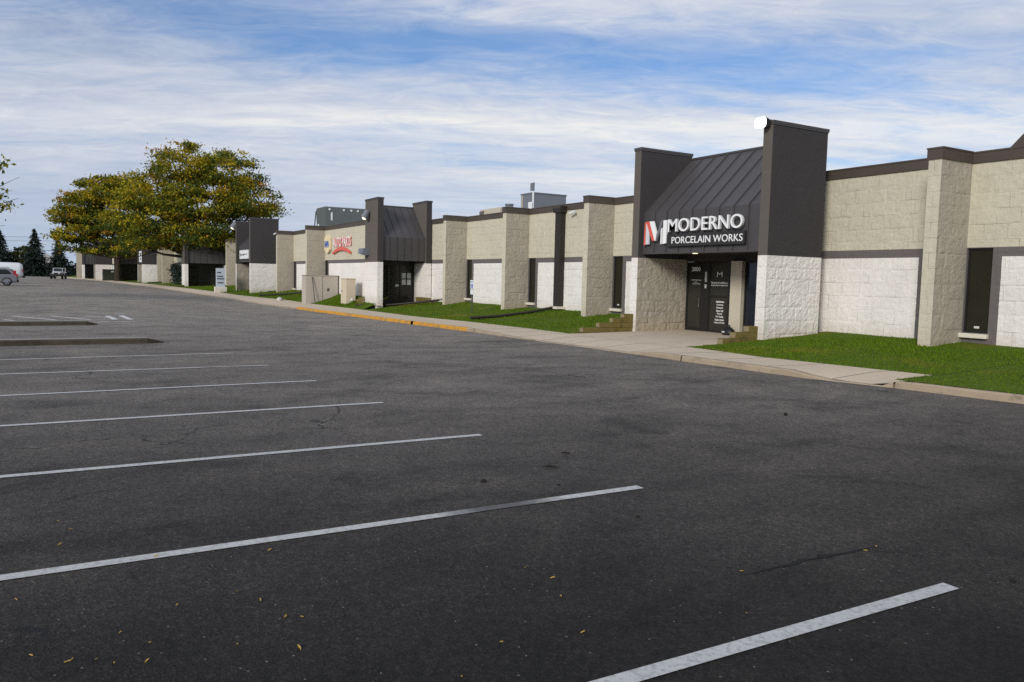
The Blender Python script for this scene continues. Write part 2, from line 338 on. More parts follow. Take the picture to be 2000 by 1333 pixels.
def cutgrid(a, b, res, cuts):
    n = max(1, int(round((b - a) / res))); L = list(np.linspace(a, b, n + 1)); cuts = [c for c in cuts if a < c < b]
    L = [x for x in L if x in (a, b) or all(abs(x - c) > res * .45 for c in cuts)]
    return np.array(sorted(set(L + cuts)))
def masonry(mb, o, u, n, L, z0, z1, zones, res=.1, amp=.03, ampf=None, seed=0, holes=(), reveal=.14, revm=0):
    """split-face block face. zones(u,z)->material slot; holes = [(u0,u1,z0,z1)]"""
    o = np.array(o, float); u = np.array(u, float); n = np.array(n, float)
    uc = []; zc = [2.77, 3.02]
    for h in holes: uc += [h[0], h[1]]; zc += [h[2], h[3]]
    for e in getattr(zones, 'cuts', ()): uc.append(e)
    U = cutgrid(0, L, res, uc); Z = cutgrid(z0, z1, res, zc)
    UU, ZZ = np.meshgrid(U, Z, indexing='ij')
    ch, bw = .405, .61
    k = np.floor(ZZ / ch); zin = ZZ - k * ch
    us = UU + seed * 3.7 + (k % 2) * bw / 2; j = np.floor(us / bw); uin = us - j * bw
    rb = _T[(k.astype(int) * 7 + seed * 13) % 256, (j.astype(int) * 11 + seed) % 256]
    rh = _T[(k.astype(int) * 5 + seed * 3 + 90) % 256, (j.astype(int) * 3 + seed + 40) % 256]
    d = (rb - .5) * .9 - np.where((np.minimum(zin, ch - zin) < .03) | (np.minimum(uin, bw - uin) < .025), .55 * (rh > .3), 0)
    d += (vn(UU * 3.1 + seed * 9.1, ZZ * 4.3 + seed) - .5) * .4 + (vn(UU * 8.3 + 40, ZZ * 9.7 + seed * 5) - .5) * .9 + (vn(UU * 19 + 7, ZZ * 21 + seed) - .5) * .8
    a = amp if ampf is None else ampf(UU, ZZ)
    bd = np.minimum(np.minimum(UU, L - UU), np.minimum(ZZ - z0, z1 - ZZ))
    w = np.clip(bd / .1, 0, 1)
    for h in holes:
        dx = np.maximum(np.maximum(h[0] - UU, UU - h[1]), 0); dz = np.maximum(np.maximum(h[2] - ZZ, ZZ - h[3]), 0)
        w = np.minimum(w, np.clip(np.hypot(dx, dz) / .1, 0, 1))
    P = o + UU[..., None] * u + ZZ[..., None] * np.array([0, 0, 1.]) + (d * a * w)[..., None] * n
    P[..., 2] += 0 if True else 0
    um = (U[:-1] + U[1:]) / 2; zm = (Z[:-1] + Z[1:]) / 2
    mats = np.zeros((len(um), len(zm)), int)
    for x in range(len(um)):
        for y in range(len(zm)):
            if any(h[0] < um[x] < h[1] and h[2] < zm[y] < h[3] for h in holes): mats[x, y] = -1
            else: mats[x, y] = zones(um[x], zm[y])
    if np.dot(np.cross(u, [0, 0, 1.]), n) < 0:
        P = P[::-1]; mats = mats[::-1]
    mb.grid(P, mats)
    for h in holes:
        a0, a1, b0, b1 = h
        p = lambda s, z, dd: o + u * s + np.array([0, 0, z]) - n * dd
        mb.quad(p(a0,b0,0), p(a0,b0,reveal), p(a0,b1,reveal), p(a0,b1,0), revm)
        mb.quad(p(a1,b0,reveal), p(a1,b0,0), p(a1,b1,0), p(a1,b1,reveal), revm)
        mb.quad(p(a0,b1,0), p(a0,b1,reveal), p(a1,b1,reveal), p(a1,b1,0), revm)
        mb.quad(p(a0,b0,reveal), p(a0,b0,0), p(a1,b0,0), p(a1,b0,reveal), revm)

FONT = {}
def textmesh(txt, x0, x1, z0, z1, y, depth=.004, weight=0.0, shear=0, axis='y', fit=True, space=1.0):
    """lettering whose face lies in the plane y (facing -y) or, axis='x', the plane x=y (facing +x); returns an MB"""
    cu = bpy.data.curves.new('txt', 'FONT'); cu.body = txt; cu.size = 1; cu.extrude = .5; cu.offset = weight; cu.shear = shear; cu.space_character = space
    cu.resolution_u = 4
    ob = bpy.data.objects.new('txt', cu); COL.objects.link(ob)
    dg = bpy.context.evaluated_depsgraph_get(); me = bpy.data.meshes.new_from_object(ob.evaluated_get(dg))
    v = np.zeros(len(me.vertices) * 3); me.vertices.foreach_get('co', v); v = v.reshape(-1, 3)
    lo = v.min(0); hi = v.max(0)
    sx = (x1 - x0) / (hi[0] - lo[0]); sz = (z1 - z0) / (hi[1] - lo[1])
    if not fit: sx = min(sx, sz); sz = sx
    X = x0 + ((x1 - x0) - sx * (hi[0] - lo[0])) / 2 + (v[:, 0] - lo[0]) * sx; Z = z0 + (v[:, 1] - lo[1]) * sz; D = (.5 - v[:, 2]) * depth
    mb = MB()
    mb.v = list(zip(X, y + D, Z)) if axis == 'y' else list(zip(y - D, X, Z))
    mb.f = [tuple(p.vertices) for p in me.polygons]
    mb.m = [0 if abs(p.normal.z) > .5 else 1 for p in me.polygons]
    bpy.data.objects.remove(ob); bpy.data.meshes.remove(me); bpy.data.curves.remove(cu)
    return mb
def merge(dst, src, mat=None):
    i = len(dst.v); dst.v += src.v; dst.f += [tuple(i + k for k in f) for f in src.f]; dst.m += (src.m if mat is None else [mat] * len(src.f))

# ------------------------------------------------------------------ ground levels
def gz(x, y):
    x = np.asarray(x, float); y = np.asarray(y, float)
    a = np.interp(x, [-400,-130,-110,-90,-75,-66,-56,-46,-39,-30,-15,10], [.25,.2,.15,.1,0,-.15,-.28,-.29,-.24,-.15,-.03,0.])
    b = np.interp(x, [-400,-130,-90,-75,-40,0], [.25,.2,.2,.15,0,0.])
    t = np.clip((y - 3) / 8, 0, 1); t = t * t * (3 - 2 * t)
    return a * t + b * (1 - t)
KX = [-260,-185,-165,-140,-117,-104.6,-96.8,-82,-74.3,-65.3,-48.8,-38.8,-31.5,-26.3,-22.9,-18.4,-14.4,-10.9,-9.1,-6.9,12]
KY = [-6.,.8,3.0,6.0,7.6,8.6,9.3,10.2,10.74,12.0,13.17,13.45,13.35,13.45,13.38,13.37,13.25,13.36,13.75,14.03,14.1]
def kerby(x): return np.interp(x, KX, KY)
SX = [-260,-185,-165,-140,-117,-106.8,-88.8,-76,-70,-66,-61.5,-48.4,-46.9,-36,-31.4,-25.8,-22.4,-16.9,-13.7,-9.2]
SY = [-4.,2.6,4.4,7.6,9.5,10.6,11.9,13.0,13.5,14.4,15.5,16.2,16.3,15.8,16.0,15.85,15.6,15.6,15.2,15.75]
def swy(x): return np.interp(x, SX, SY)
def kh(x): return np.interp(x, [-300,-52,-50.5,-49.2,-26.3,-22.5,-16.8,-15.4,-11.2,-10.3,-9.35,-9.05,20], [.05,.05,.03,.14,.14,.02,.02,.13,.13,.015,.015,.14,.14])

WALL = [(-46, 5, 21.47), (-93.9, -46, 17.85), (-132.8, -93.9, 13.2), (-175, -132.8, 8.9)]

# big ground sheet to the horizon, asphalt lot on top
mb = MB(); S = 3000
xs = np.array([-S,-900,-400,-260,-190,-150,-120,-90,-60,-30,0,30,100,400,S]); ys = np.array([-S,-900,-300,-100,-40,-10,0,5,10,20,50,100,400,S])
XX, YY = np.meshgrid(xs, ys, indexing='ij'); mb.grid(np.stack([XX, YY, gz(XX, YY) - .75], -1))
struct('ground', mb, 'ground')
mb = MB()
xs = np.unique(np.concatenate([np.arange(-215, -50, 2.5), np.arange(-50, -20, 1), np.arange(-20, 12.1, .5), [40]]))
ts = np.concatenate([np.linspace(0, .72, 10), np.linspace(.75, 1, 40)])
P = []
for x in xs:
    ke = float(kerby(x)) + .02; yy = -75 + ts * (ke + 75)
    P.append(np.stack([np.full_like(yy, x), yy, gz(x, yy)], -1))
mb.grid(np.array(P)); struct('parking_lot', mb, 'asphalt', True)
# grass strip behind the lot on the far side
mb = MB(); mb.grid(np.array([[(-420, y, .1), (-214, y, .32)] for y in (-200., -60, -20, 0, 3)])[:, :, :])
struct('far_lawn', mb, 'ground')

# kerb in three runs (paint follows the runs), sidewalk, lawn
def kerb_run(name, x0, x1, mat, step):
    mb = MB(); xs = np.linspace(x0, x1, max(2, int(abs(x1 - x0) / step)) + 1); P = []
    for x in xs:
        y = float(kerby(x)); z = float(gz(x, y)); h = float(kh(x)); w = .012 * (vn(x * 2.3, 1.) - .5)
        j = .02 * (vn(x * 5.1, 9.) - .5) if h > .05 else 0
        P.append([(x, y - .01 + w, z - .2), (x, y + w, z + h - .025 + j), (x, y + .025 + w, z + h + j * .6), (x, y + .16, z + h), (x, y + .16, z - .2)])
    mb.grid(np.array(P)); mb.f = [tuple(reversed(f)) for f in mb.f]
    o = struct(name, mb, mat); o['label'] = None if False else name.replace('_', ' '); del o['label']; return o
kerb_run('kerb', -214, -49.4, 'kerb', 2.)
kerb_run('yellow_kerb', -49.4, -31.6, 'yellow', .25); kerb_run('yellow_kerb', -31.35, -26.4, 'yellow', .2)
kerb_run('kerb', -26.4, -14.45, 'kerb', .2); kerb_run('kerb', -14.41, -9.12, 'kerb', .12); kerb_run('kerb', -9.08, 12, 'kerb', .25)
def walk_z(x, t):
    y0 = kerby(x); zk = gz(x, y0) + kh(x); zi = gz(x, y0) + .115
    return zk + (zi - zk) * np.clip(t * 1.5, 0, 1)
mb = MB(); P = []
xs = np.unique(np.concatenate([np.arange(-214, -50, 2.), np.arange(-50, -9.1, .4), [-9.14]]))
ts = np.linspace(0, 1, 7)
for x in xs:
    y0 = float(kerby(x)) + .158; y1 = float(swy(x))
    P.append([(x, y0 + (y1 - y0) * t, float(walk_z(x, t)) + .002) for t in ts])
P = np.array(P); mb.grid(P); mb.f = [tuple(reversed(f)) for f in mb.f]
struct('sidewalk', mb, 'concrete')
mb = MB()   # expansion joints of the sidewalk
x = -10.4
while x > -60:
    y0 = float(kerby(x)) + .16; y1 = float(swy(x)); k = 6
    for q in range(k):
        a, b = q / k, (q + 1) / k; za = float(walk_z(x, a)) + .005; zb = float(walk_z(x, b)) + .005
        mb.quad((x, y0 + (y1-y0)*a, za), (x + .018, y0 + (y1-y0)*a, za), (x + .018, y0 + (y1-y0)*b, zb), (x, y0 + (y1-y0)*b, zb))
    x -= 1.55
struct('sidewalk_joint_lines', mb, 'oldkerb')
# concrete apron from the sidewalk to the white-lettered door
mb = MB(); P = []
for x in np.linspace(-22.62, -16.8, 13):
    y1 = float(swy(x)); z1 = float(walk_z(x, 1.)) + .002
    P.append([(x, y1 + (20.78 - y1) * t, z1 + (.12 - z1) * t) for t in np.linspace(0, 1, 6)])
mb.grid(np.array(P)); mb.f = [tuple(reversed(f)) for f in mb.f]
struct('entrance_path', mb, 'concrete')

def lawn_z(x, y, wy, zw):
    y0 = swy(x) if x < -9.2 else kerby(x) + .15
    z0 = float(gz(x, kerby(x))) + (.12 if x < -9.2 else .15)
    t = np.clip((y - y0) / max(wy - y0, .2), 0, 1)
    return z0 + (zw - z0) * t ** 1.15 + .03 * (vn(x * .9, y * .9) - .5) * (t > .02)
LAWNS = [(-16.66, 12, 21.6, .45), (-46.2, -22.84, 21.6, .47), (-93.9, -46.2, 18.0, .58), (-132.8, -93.9, 13.4, .6), (-160, -132.8, 9.2, .65), (-214, -160, 5.2, .65)]
mb = MB()
for x0, x1, wy, zw in LAWNS:
    xs = np.linspace(x0, x1, int((x1 - x0) / (.4 if x0 > -60 else 1.5)) + 1); P = []
    if x0 < -9.2 < x1: xs = np.unique(np.append(xs, [-9.21, -9.19]))
    for x in xs:
        y0 = float(swy(x)) if x < -9.2 else float(kerby(x)) + .15
        ys = np.linspace(y0, wy, 16); P.append(np.stack([np.full(16, x), ys, lawn_z(x, ys, wy, zw)], -1))
    mb.grid(np.array(P))
mb.f = [tuple(reversed(f)) for f in mb.f]
struct('lawn', mb, 'lawn', True)
# grass blades of the lawns near enough to be made out
def blades(specs):
    V = []; F = []
    for (x0, x1, wy, zw, dens, hs) in specs:
        n = int((x1 - x0) * 6.5 * dens); xs = rng.uniform(x0, x1, n)
        for x in xs:
            y0 = float(swy(x)) if x < -9.2 else float(kerby(x)) + .15
            y = rng.uniform(y0 - .05, wy - .15)
            if -17.2 < x < -16.4 and y > 18.2: continue
            z = float(lawn_z(x, y, wy, zw)) - .01; a = rng.uniform(0, 6.28); h = hs * rng.uniform(.4, 1.0) * (.7 + .8 * float(vn(x * .8, y * .8))); w = h * .32
            dx, dy = math.cos(a) * w, math.sin(a) * w; lx, ly = rng.normal(0, h * .35, 2); i = len(V)
            V += [(x - dx, y - dy, z), (x + dx, y + dy, z), (x + lx, y + ly, z + h)]; F.append((i, i + 1, i + 2))
    mb = MB(); mb.v = V; mb.f = F; mb.m = [0] * len(F); return mb
g = link('grass', blades([(-16.6, 4, 21.6, .45, 420, .055), (-46, -22.9, 21.6, .47, 190, .06), (-62, -46.2, 18.0, .58, 110, .07), (-93, -62, 18, .58, 40, .09)]), 'blade')
g['kind'] = 'stuff'; g['label'] = 'short mown green grass growing on the lawns along the building'

# painted bay lines: each follows the surface
def stripe(name, a, b, w, dz=.006, mat='line'):
    mb = MB(); a = np.array(a); b = np.array(b); L = np.linalg.norm(b - a); d = (b - a) / L; n = np.array([-d[1], d[0]]) * w / 2
    k = max(2, int(L / .35)); P = []
    for i in range(k + 1):
        q = a + d * L * i / k; e = .006 * (vn(i * 1.7, a[0]) - .5)
        P.append([(*(q - n * (1 + e)), float(gz(*(q - n))) + dz), (*(q + n * (1 + e)), float(gz(*(q + n))) + dz)])
    mb.grid(np.array(P))
    if np.cross(d, n) > 0: mb.f = [tuple(f) for f in mb.f]
    o = struct(name, mb, mat); return o
for (a, b) in [((-2.83,-1.2),(-2.74,4.85)),((-5.49,-1.2),(-5.47,4.59)),((-8.23,-1.4),(-8.18,4.38)),((-10.91,-1.5),(-10.90,4.18)),((-13.5,-1.7),(-13.62,3.97)),((-16.28,-1.8),(-16.29,3.76)),((-18.8,-1.9),(-19.04,3.59))]:
    stripe('parking_line', a, b, .105)
for a, b, w in [((-33.64,-1.63),(-32.95,-1.25),.14),((-36.15,-1.47),(-33.13,.04),.14),((-36.06,-.16),(-33.19,1.17),.14),((-35.98,1.08),(-34.5,1.85),.1),((-35.94,1.84),(-33.29,1.99),.18),((-36.32,2.37),(-33.23,2.5),.18),
                ((-37.63,1.3),(-37.85,1.9),.14),((-31.69,1.35),(-31.98,1.7),.14),((-31.78,1.87),(-32.0,2.3),.14),((-32.0,2.3),(-32.3,2.9),.14),((-37.9,2.2),(-38.0,2.6),.14)]:
    stripe('parking_line', a, b, w * 1.15, .008, 'hatch')
mb = MB(); P = []   # ragged dark seam in the asphalt near the closest bay line
for k in range(25):
    t = k / 24; x = -3.49 + .07 * t + .05 * (float(vn(k * .5, 3.)) - .5); y = 3.75 + 1.45 * t; h = .02 * math.sin(math.pi * t) * (.5 + float(vn(k * .9, 7.)))
    P.append([(x - h, y, float(gz(x, y)) + .005), (x + h * .8, y, float(gz(x, y)) + .005)])
mb.grid(np.array(P)); struct('road_seam_line', mb, 'seam')
# two long low kerbs across the bays
def island(x0, x1, y0, y1, label):
    mb = MB(); P = []
    for y in np.linspace(y0, y1, 30):
        e = min(1, (y1 - y) / .35 + .08); h = .14 * e ** .5; q = .02 * (vn(y * 3, x0) - .5); m = (x0 + x1) / 2; wd = (x1 - x0) / 2 * (.35 + .65 * e)
        P.append([(m + wd + q, y, -.1), (m + wd - .015 + q, y, h - .03), (m + wd - .05 + q, y, h), (m - wd + .05, y, h), (m - wd, y, h - .03), (m - wd, y, -.1)])
    P = np.array(P); mats = np.zeros((29, 5), int); mats[:, 2] = 1; mb.grid(P, mats)
    mb.f = [tuple(reversed(f)) for f in mb.f]
    o = link('parking_kerb', mb, ['oldkerb', 'islandtop'], None, False, loc=(x0, y0, 0)); return tag(o, label, 'kerb', 'long low kerbs across the parking bays')
island(-22.75, -22.2, -9, 2.45, 'long low concrete kerb, the nearer one with the blackened face beside the white bay line')
island(-30.55, -30.0, -9, 1.25, 'long low concrete kerb, the farther one just before the hatched white lines')

# ------------------------------------------------------------------ the long block building
B = thing('commercial_building', 'long low tan and white block building with dark towers and sloped metal canopies', 'building', (-16.5, 21.47, 0))
def bay_zone(L, left_pil, right_pil, lw=.7):
    def z(u, zz):
        if zz > 3.02: return 0
        if zz > 2.77: return 1
        if left_pil and u < lw + .24: return 1
        if right_pil and u > L - 1.0: return 1
        return 2
    z.cuts = [lw + .24] * bool(left_pil) + [L - 1.0] * bool(right_pil)
    return z
cnt = [0]
def bay(x0, x1, wy, lp, rp, zb=-.2, res=None, zt=5.3, window=True):
    cnt[0] += 1
    res = res or (.06 if x0 > -24 else .09 if x0 > -47 else .3)
    L = x1 - x0; mb = MB(); holes = [(.02, .7, .72, 3.0)] if lp and window else []
    masonry(mb, (x0, wy, 0), (1, 0, 0), (0, -1, 0), L, zb, zt, bay_zone(L, lp, rp), res, .010 if x0 > -47 else .008, seed=cnt[0], holes=holes, revm=1)
    link('wall', mb, ['tan', 'trim', 'white'], B)
    c = MB(); c.box(x0, x1, wy - .045, wy + .3, 5.27, 5.57)
    c.box(x0, x1, wy - .06, wy - .045, 5.53, 5.572); link('parapet_cap', c, 'cap', B)
    if holes:
        a, b = x0 + .02, x0 + .7; f = MB()
        for q in ((a, a+.05), (b-.05, b)): f.box(q[0], q[1], wy + .07, wy + .139, .72, 3.0)
        f.box(a+.05, b-.05, wy + .07, wy + .139, .72, .78); f.box(a+.05, b-.05, wy + .07, wy + .139, 2.94, 3.0)
        fo = link('window', f, 'frame', B)
        g = MB(); g.box(a+.05, b-.05, wy + .1, wy + .12, .78, 2.94); link('pane', g, 'glass', fo)
        if x0 in (-12.33, -28.0): st = MB(); st.box(a + .26, a + .40, wy + .094, wy + .099, .84, .90); link('sticker', st, 'paper', fo)
        s = MB(); s.box(a - .04, b + .03, wy - .13, wy + .07, .58, .70); link('sill', s, 'sill', fo, bevel=.012)
        return fo
def pilaster(xr, wy, zb=-.5, depth=1.4, w=.36):
    cnt[0] += 1; yf = wy - depth; mb = MB(); near = xr > -47; res = .06 if near else .3
    zt = 5.28; tan = lambda u, z: 0
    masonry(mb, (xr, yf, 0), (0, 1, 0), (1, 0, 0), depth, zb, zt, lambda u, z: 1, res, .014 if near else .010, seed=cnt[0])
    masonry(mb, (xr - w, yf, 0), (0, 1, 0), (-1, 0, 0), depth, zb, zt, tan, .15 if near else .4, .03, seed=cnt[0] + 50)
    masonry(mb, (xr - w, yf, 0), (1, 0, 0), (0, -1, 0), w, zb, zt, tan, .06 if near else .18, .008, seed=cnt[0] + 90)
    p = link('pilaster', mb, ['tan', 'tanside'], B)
    c = MB(); c.box(xr - w - .035, xr + .035, yf - .035, wy - .05, 5.28, 5.58); c.box(xr - w - .05, xr + .05, yf - .05, wy - .05, 5.545, 5.585)
    link('cap', c, 'cap', p)
    return p
def tower(x0, x1, y0, y1, zb=-.4, ztop=6.66, res=.09, seed=1, low_in=1, inner='right'):
    """portal pier: stone below 2.76, dark stucco above"""
    mb = MB(); z = lambda u, zz: 0 if zz > 2.77 else 1
    zin = lambda u, zz: 0 if zz > 2.77 else 2
    ramp_ = lambda a: (lambda U, Z: np.where(Z < 2.76, a, .004))
    front = .011 if x0 > -47 else .006
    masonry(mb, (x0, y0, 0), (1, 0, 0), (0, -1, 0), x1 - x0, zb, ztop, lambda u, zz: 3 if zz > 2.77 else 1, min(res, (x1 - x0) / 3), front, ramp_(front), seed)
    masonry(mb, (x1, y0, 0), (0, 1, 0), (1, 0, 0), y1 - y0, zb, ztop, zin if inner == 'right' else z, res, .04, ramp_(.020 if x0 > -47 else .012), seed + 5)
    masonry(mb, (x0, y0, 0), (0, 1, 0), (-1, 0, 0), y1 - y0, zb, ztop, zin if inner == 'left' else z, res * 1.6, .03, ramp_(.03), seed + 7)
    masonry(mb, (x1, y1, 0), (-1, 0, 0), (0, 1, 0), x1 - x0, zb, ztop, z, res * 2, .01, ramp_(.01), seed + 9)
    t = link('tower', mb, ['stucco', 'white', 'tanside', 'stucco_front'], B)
    c = MB(); c.box(x0 - .03, x1 + .03, y0 - .03, y1 + .03, ztop, ztop + .07); c.box(x0 - .02, x1 + .02, y0 - .02, y1 + .02, ztop - .05, ztop)
    link('cap', c, 'metal', t)
    return t
def front_canopy(x0, x1, yf, yb, near=True):
    prof = [(yf, 2.95), (yf, 4.36), (yb, 6.5), (yb, 2.95)]
    mb = MB(); mb.prism([(yf, 2.95), (yf, 4.36), (yb, 6.5), (yb, 6.35), (yf + .5, 4.3), (yf + .5, 3.0), (yb, 3.0), (yb, 2.95)], 'x', x0, x1)
    n = int(round((x1 - x0) / .63)); dy, dz = yb - yf, 6.5 - 4.36; l = math.hypot(dy, dz); ny, nz = -dz / l, dy / l
    for k in range(1, n):
        x = x0 + (x1 - x0) * k / n; a = .012; h = .045
        mb.prism([(yf, 2.96), (yf - h, 2.96), (yf - h, 4.36 + .01), (yb + ny * h, 6.5 + nz * h), (yb, 6.5), (yf, 4.36)], 'x', x - a, x + a)
    c = link('canopy', mb, 'metal', B)
    r = MB(); r.box(x0, x1, yb - .04, yb + .1, 6.49, 6.56); link('ridge_cap', r, 'metal', c)
    e = MB(); e.box(x0, x1, yf - .012, yf + .05, 2.9, 2.95); link('drip_edge', e, 'metal', c)
    return c
def portal(xL, xR, wy, seed, res=.09, door=True):
    yf = wy - 3.1; yb = wy - .67
    tl = tower(xL, xL + .36, yf, yb, res=res, seed=seed, inner='right'); tr = tower(xR - .36, xR, yf, yb, res=res, seed=seed + 20, inner='left')
    cv = front_canopy(xL + .36, xR - .36, yf + .22, yb)
    return tl, tr, cv

# --- first section, the near one
bay(-5.2, 4.5, 21.47, True, False); pilaster(-5.2, 21.47)
bay(-12.33, -5.56, 21.47, True, True); pilaster(-12.33, 21.47)
bay(-18.0, -12.69, 21.47, False, True)
bay(-28.0, -22.85, 21.47, True, False); pilaster(-28.0, 21.47)
bay(-35.2, -28.36, 21.47, True, True); pilaster(-35.2, 21.47)
bay(-42.36, -35.56, 21.47, True, True); pilaster(-42.36, 21.47)
bay(-46.3, -42.72, 20.88, False, True)
portal(-22.85, -16.48, 21.47, 3, .06)
# recess behind the first canopy: header, piers and storefront in the plane y = 20.75
Y0 = 20.75
mb = MB(); mb.box(-22.49, -16.84, Y0, Y0 + .25, 2.70, 2.95); mb.box(-22.49, -16.84, Y0 - .5, Y0, 2.94, 2.951); link('door_header', mb, 'stucco', B)
mb = MB(); mb.box(-20.08, -19.56, Y0 - .16, Y0 + .2, -.05, 2.70); link('column', mb, 'beigemetal', B, bevel=.008)
mb = MB(); mb.box(-17.6, -16.84, Y0, Y0 + .25, -.05, 2.7); link('recess_wall', mb, 'tan', B)
def storefront(name, x0, x1, z0, z1, glassmat, rail=None, fw=.06):
    f = MB(); f.box(x0, x0 + fw, Y0, Y0 + .08, z0, z1); f.box(x1 - fw, x1, Y0, Y0 + .08, z0, z1)
    f.box(x0 + fw, x1 - fw, Y0, Y0 + .08, z1 - fw, z1); f.box(x0 + fw, x1 - fw, Y0, Y0 + .08, z0, z0 + fw * 1.6)
    if rail: f.box(x0 + fw, x1 - fw, Y0 + .002, Y0 + .078, rail - .035, rail + .035)
    o = link(name, f, 'frame', B)
    g = MB(); g.box(x0 + fw, x1 - fw, Y0 + .03, Y0 + .05, z0 + fw * 1.6, z1 - fw); link('pane', g, glassmat, o); return o
d1 = storefront('door', -22.47, -21.62, .12, 2.68, 'doorglass', None, .08)
mb = MB(); mb.box(-21.62, -21.28, Y0 - .01, Y0 + .1, .1, 2.70); link('door_frame', mb, 'frame', B)
d2 = storefront('window', -21.28, -20.30, .12, 2.68, 'doorglass', 1.43, .05)
d3 = storefront('sidelight', -20.30, -20.08, .12, 2.68, 'blueglass', None, .03)
d4 = storefront('window', -19.56, -17.6, .12, 2.68, 'blueglass', None, .06)
h = MB(); h.tube([(-21.72, Y0 - .01, 1.0), (-21.72, Y0 - .06, 1.03), (-21.72, Y0 - .06, 1.32), (-21.72, Y0 - .01, 1.35)], .013, 8); link('handle', h, 'steel', d1)
h = MB(); h.box(-21.47, -21.38, Y0 - .03, Y0 - .01, 1.95, 2.32); h.box(-21.47, -21.39, Y0 - .03, Y0 - .01, 1.72, 1.86); link('notice_plate', h, 'paper', d1)
YG = Y0 + .027
t = MB()
merge(t, textmesh('2800', -22.24, -21.78, 2.34, 2.50, YG, weight=.025))
link('house_number', t, 'letter', d1)
t = MB()
for z, a, b in ((2.0, -22.24, -21.75), (1.93, -22.1, -21.9), (1.86, -22.18, -21.8)):
    x = a
    while x < b:
        w = random.uniform(.015, .05); t.box(x, x + w, YG, YG + .003, z, z + .018 + .02 * (z > 1.95) * random.random()); x += w + .014
link('small_print', t, 'letter', d1)
t = MB()
merge(t, textmesh('M', -20.92, -20.66, 2.14, 2.32, YG, weight=-.01))
merge(t, textmesh('Fabrication & Installation of', -21.2, -20.36, 1.90, 1.965, YG, weight=.012)); merge(t, textmesh('Large Format Porcelain Panels', -21.2, -20.36, 1.80, 1.865, YG, weight=.012))
link('lettering', t, 'letter', d2)
t = MB(); z = 1.20
for s, w, wt in (('Applications', .4, .035), ('Countertop', .33, .012), ('Backsplash', .32, .012), ('Shower Wall', .34, .012), ('Flooring', .24, .012), ('Wall Cladding', .38, .012), ('Outdoor Kitchen', .44, .012), ('Fireplace Surround', .5, .012)):
    merge(t, textmesh(s, -20.72 - w/2, -20.72 + w/2, z, z + .075, YG, weight=wt)); z -= .108
link('lettering', t, 'letter', d2)
mb = MB(); mb.cyl((-20.85, 19.6, 2.945), 'z', .09, .02, 14); link('downlight', mb, 'lampdim', B)

# --- projecting wing with the side-facing entrance, then its neighbours
def side_portal(x1, yL, yR, seed, wyL, wyR, papers=False):
    """entrance that looks along +x: left pier at yL (near the lot), right pier at yR; doors between"""
    x0 = x1 - 2.25
    tower(x0, x1, yL, yL + .37, res=.2, seed=seed, inner='none'); tower(x0, x1, yR, yR + .37, res=.2, seed=seed + 30, inner='none')
    ya, yb = yL + .37, yR; xf, xb = x1 - .15, x0 + .1
    mb = MB(); mb.prism([(xf, 2.9), (xf, 4.33), (xb, 6.4), (xb, 6.25), (xf - .5, 4.2), (xf - .5, 2.95), (xb, 2.95), (xb, 2.9)], 'y', ya, yb)
    dx, dz = xb - xf, 6.4 - 4.33; l = math.hypot(dx, dz); nx, nz = dz / l, -dx / l
    for k in range(1, 6):
        y = ya + (yb - ya) * k / 6
        mb.prism([(xf, 2.91), (xf + .035, 2.91), (xf + .035, 4.34), (xb + nx * .035, 6.4 + nz * .035), (xb, 6.4), (xf, 4.33)], 'y', y - .012, y + .012)
    c = link('canopy', mb, 'metal', B); r = MB(); r.box(xb - .1, xb + .04, ya, yb, 6.39, 6.45); link('ridge_cap', r, 'metal', c)
    # storefront
    X = x1 - 1.85; f = MB(); zb = .28
    f.box(X - .1, X, ya, yb, 2.62, 2.9)
    ym = ya + (yb - ya) * .36; yn = ya + (yb - ya) * .66
    for y in (ya, ym, yn - .05, yb - .1): f.box(X - .1, X, y, y + .1, zb - .3, 2.62)
    for a, b in ((ya + .1, ym), (ym + .1, yn - .05), (yn + .05, yb - .1)): f.box(X - .1, X, a, b, zb - .3, zb + .12)
    dd = link('door', f, 'frame', B)
    for a, b, g in ((ya + .1, ym, 'glass'), (ym + .1, yn - .05, 'doorglass'), (yn + .05, yb - .1, 'doorglass')):
        m2 = MB(); m2.box(X - .06, X - .04, a, b, zb + .12, 2.62); link('pane', m2, g, dd)
    if papers:
        y0 = yn + .12
        for i in range(2):
            for j in range(2): q = MB(); q.box(X - .039, X - .035, y0 + .36 * i, y0 + .36 * i + .27, 1.38 + .42 * j, 1.38 + .42 * j + .34); link('notice_paper', q, 'paper', dd)
        q = MB(); q.box(X - .039, X - .035, yn - .32, yn - .1, 1.25, 1.4); link('notice_paper', q, 'paper', dd)
    m3 = MB(); m3.box(X - 2.2, X - .1, wyL + .4, yb, -.2, 5.2); m3.box(x0 + .05, X - .1, ya, wyL + .4, -.2, 5.2); link('recess_wall', m3, 'stucco', B)
side_portal(-46.05, 17.2, 20.45, 11, 17.85, 21.47, True)
bay(-59.0, -48.3, 17.85, True, False); pilaster(-59.0, 17.85)
bay(-68.1, -59.36, 17.85, True, True); pilaster(-68.1, 17.85)
bay(-72.5, -68.46, 17.85, False, True)
portal(-76.94, -70.57, 17.85, 31, .2)
bay(-82.1, -76.94, 17.85, True, False); pilaster(-82.1, 17.85)
bay(-91.0, -82.46, 17.85, True, True); pilaster(-91.0, 17.85)
bay(-94.1, -91.36, 17.25, False, True)
side_portal(-93.8, 12.54, 16.85, 43, 13.2, 17.85)
bay(-107.94, -96.05, 13.2, True, False); pilaster(-107.94, 13.2)
bay(-113.4, -108.3, 13.2, True, True); pilaster(-113.4, 13.2)
portal(-121.2, -114.88, 13.2, 57, .25)
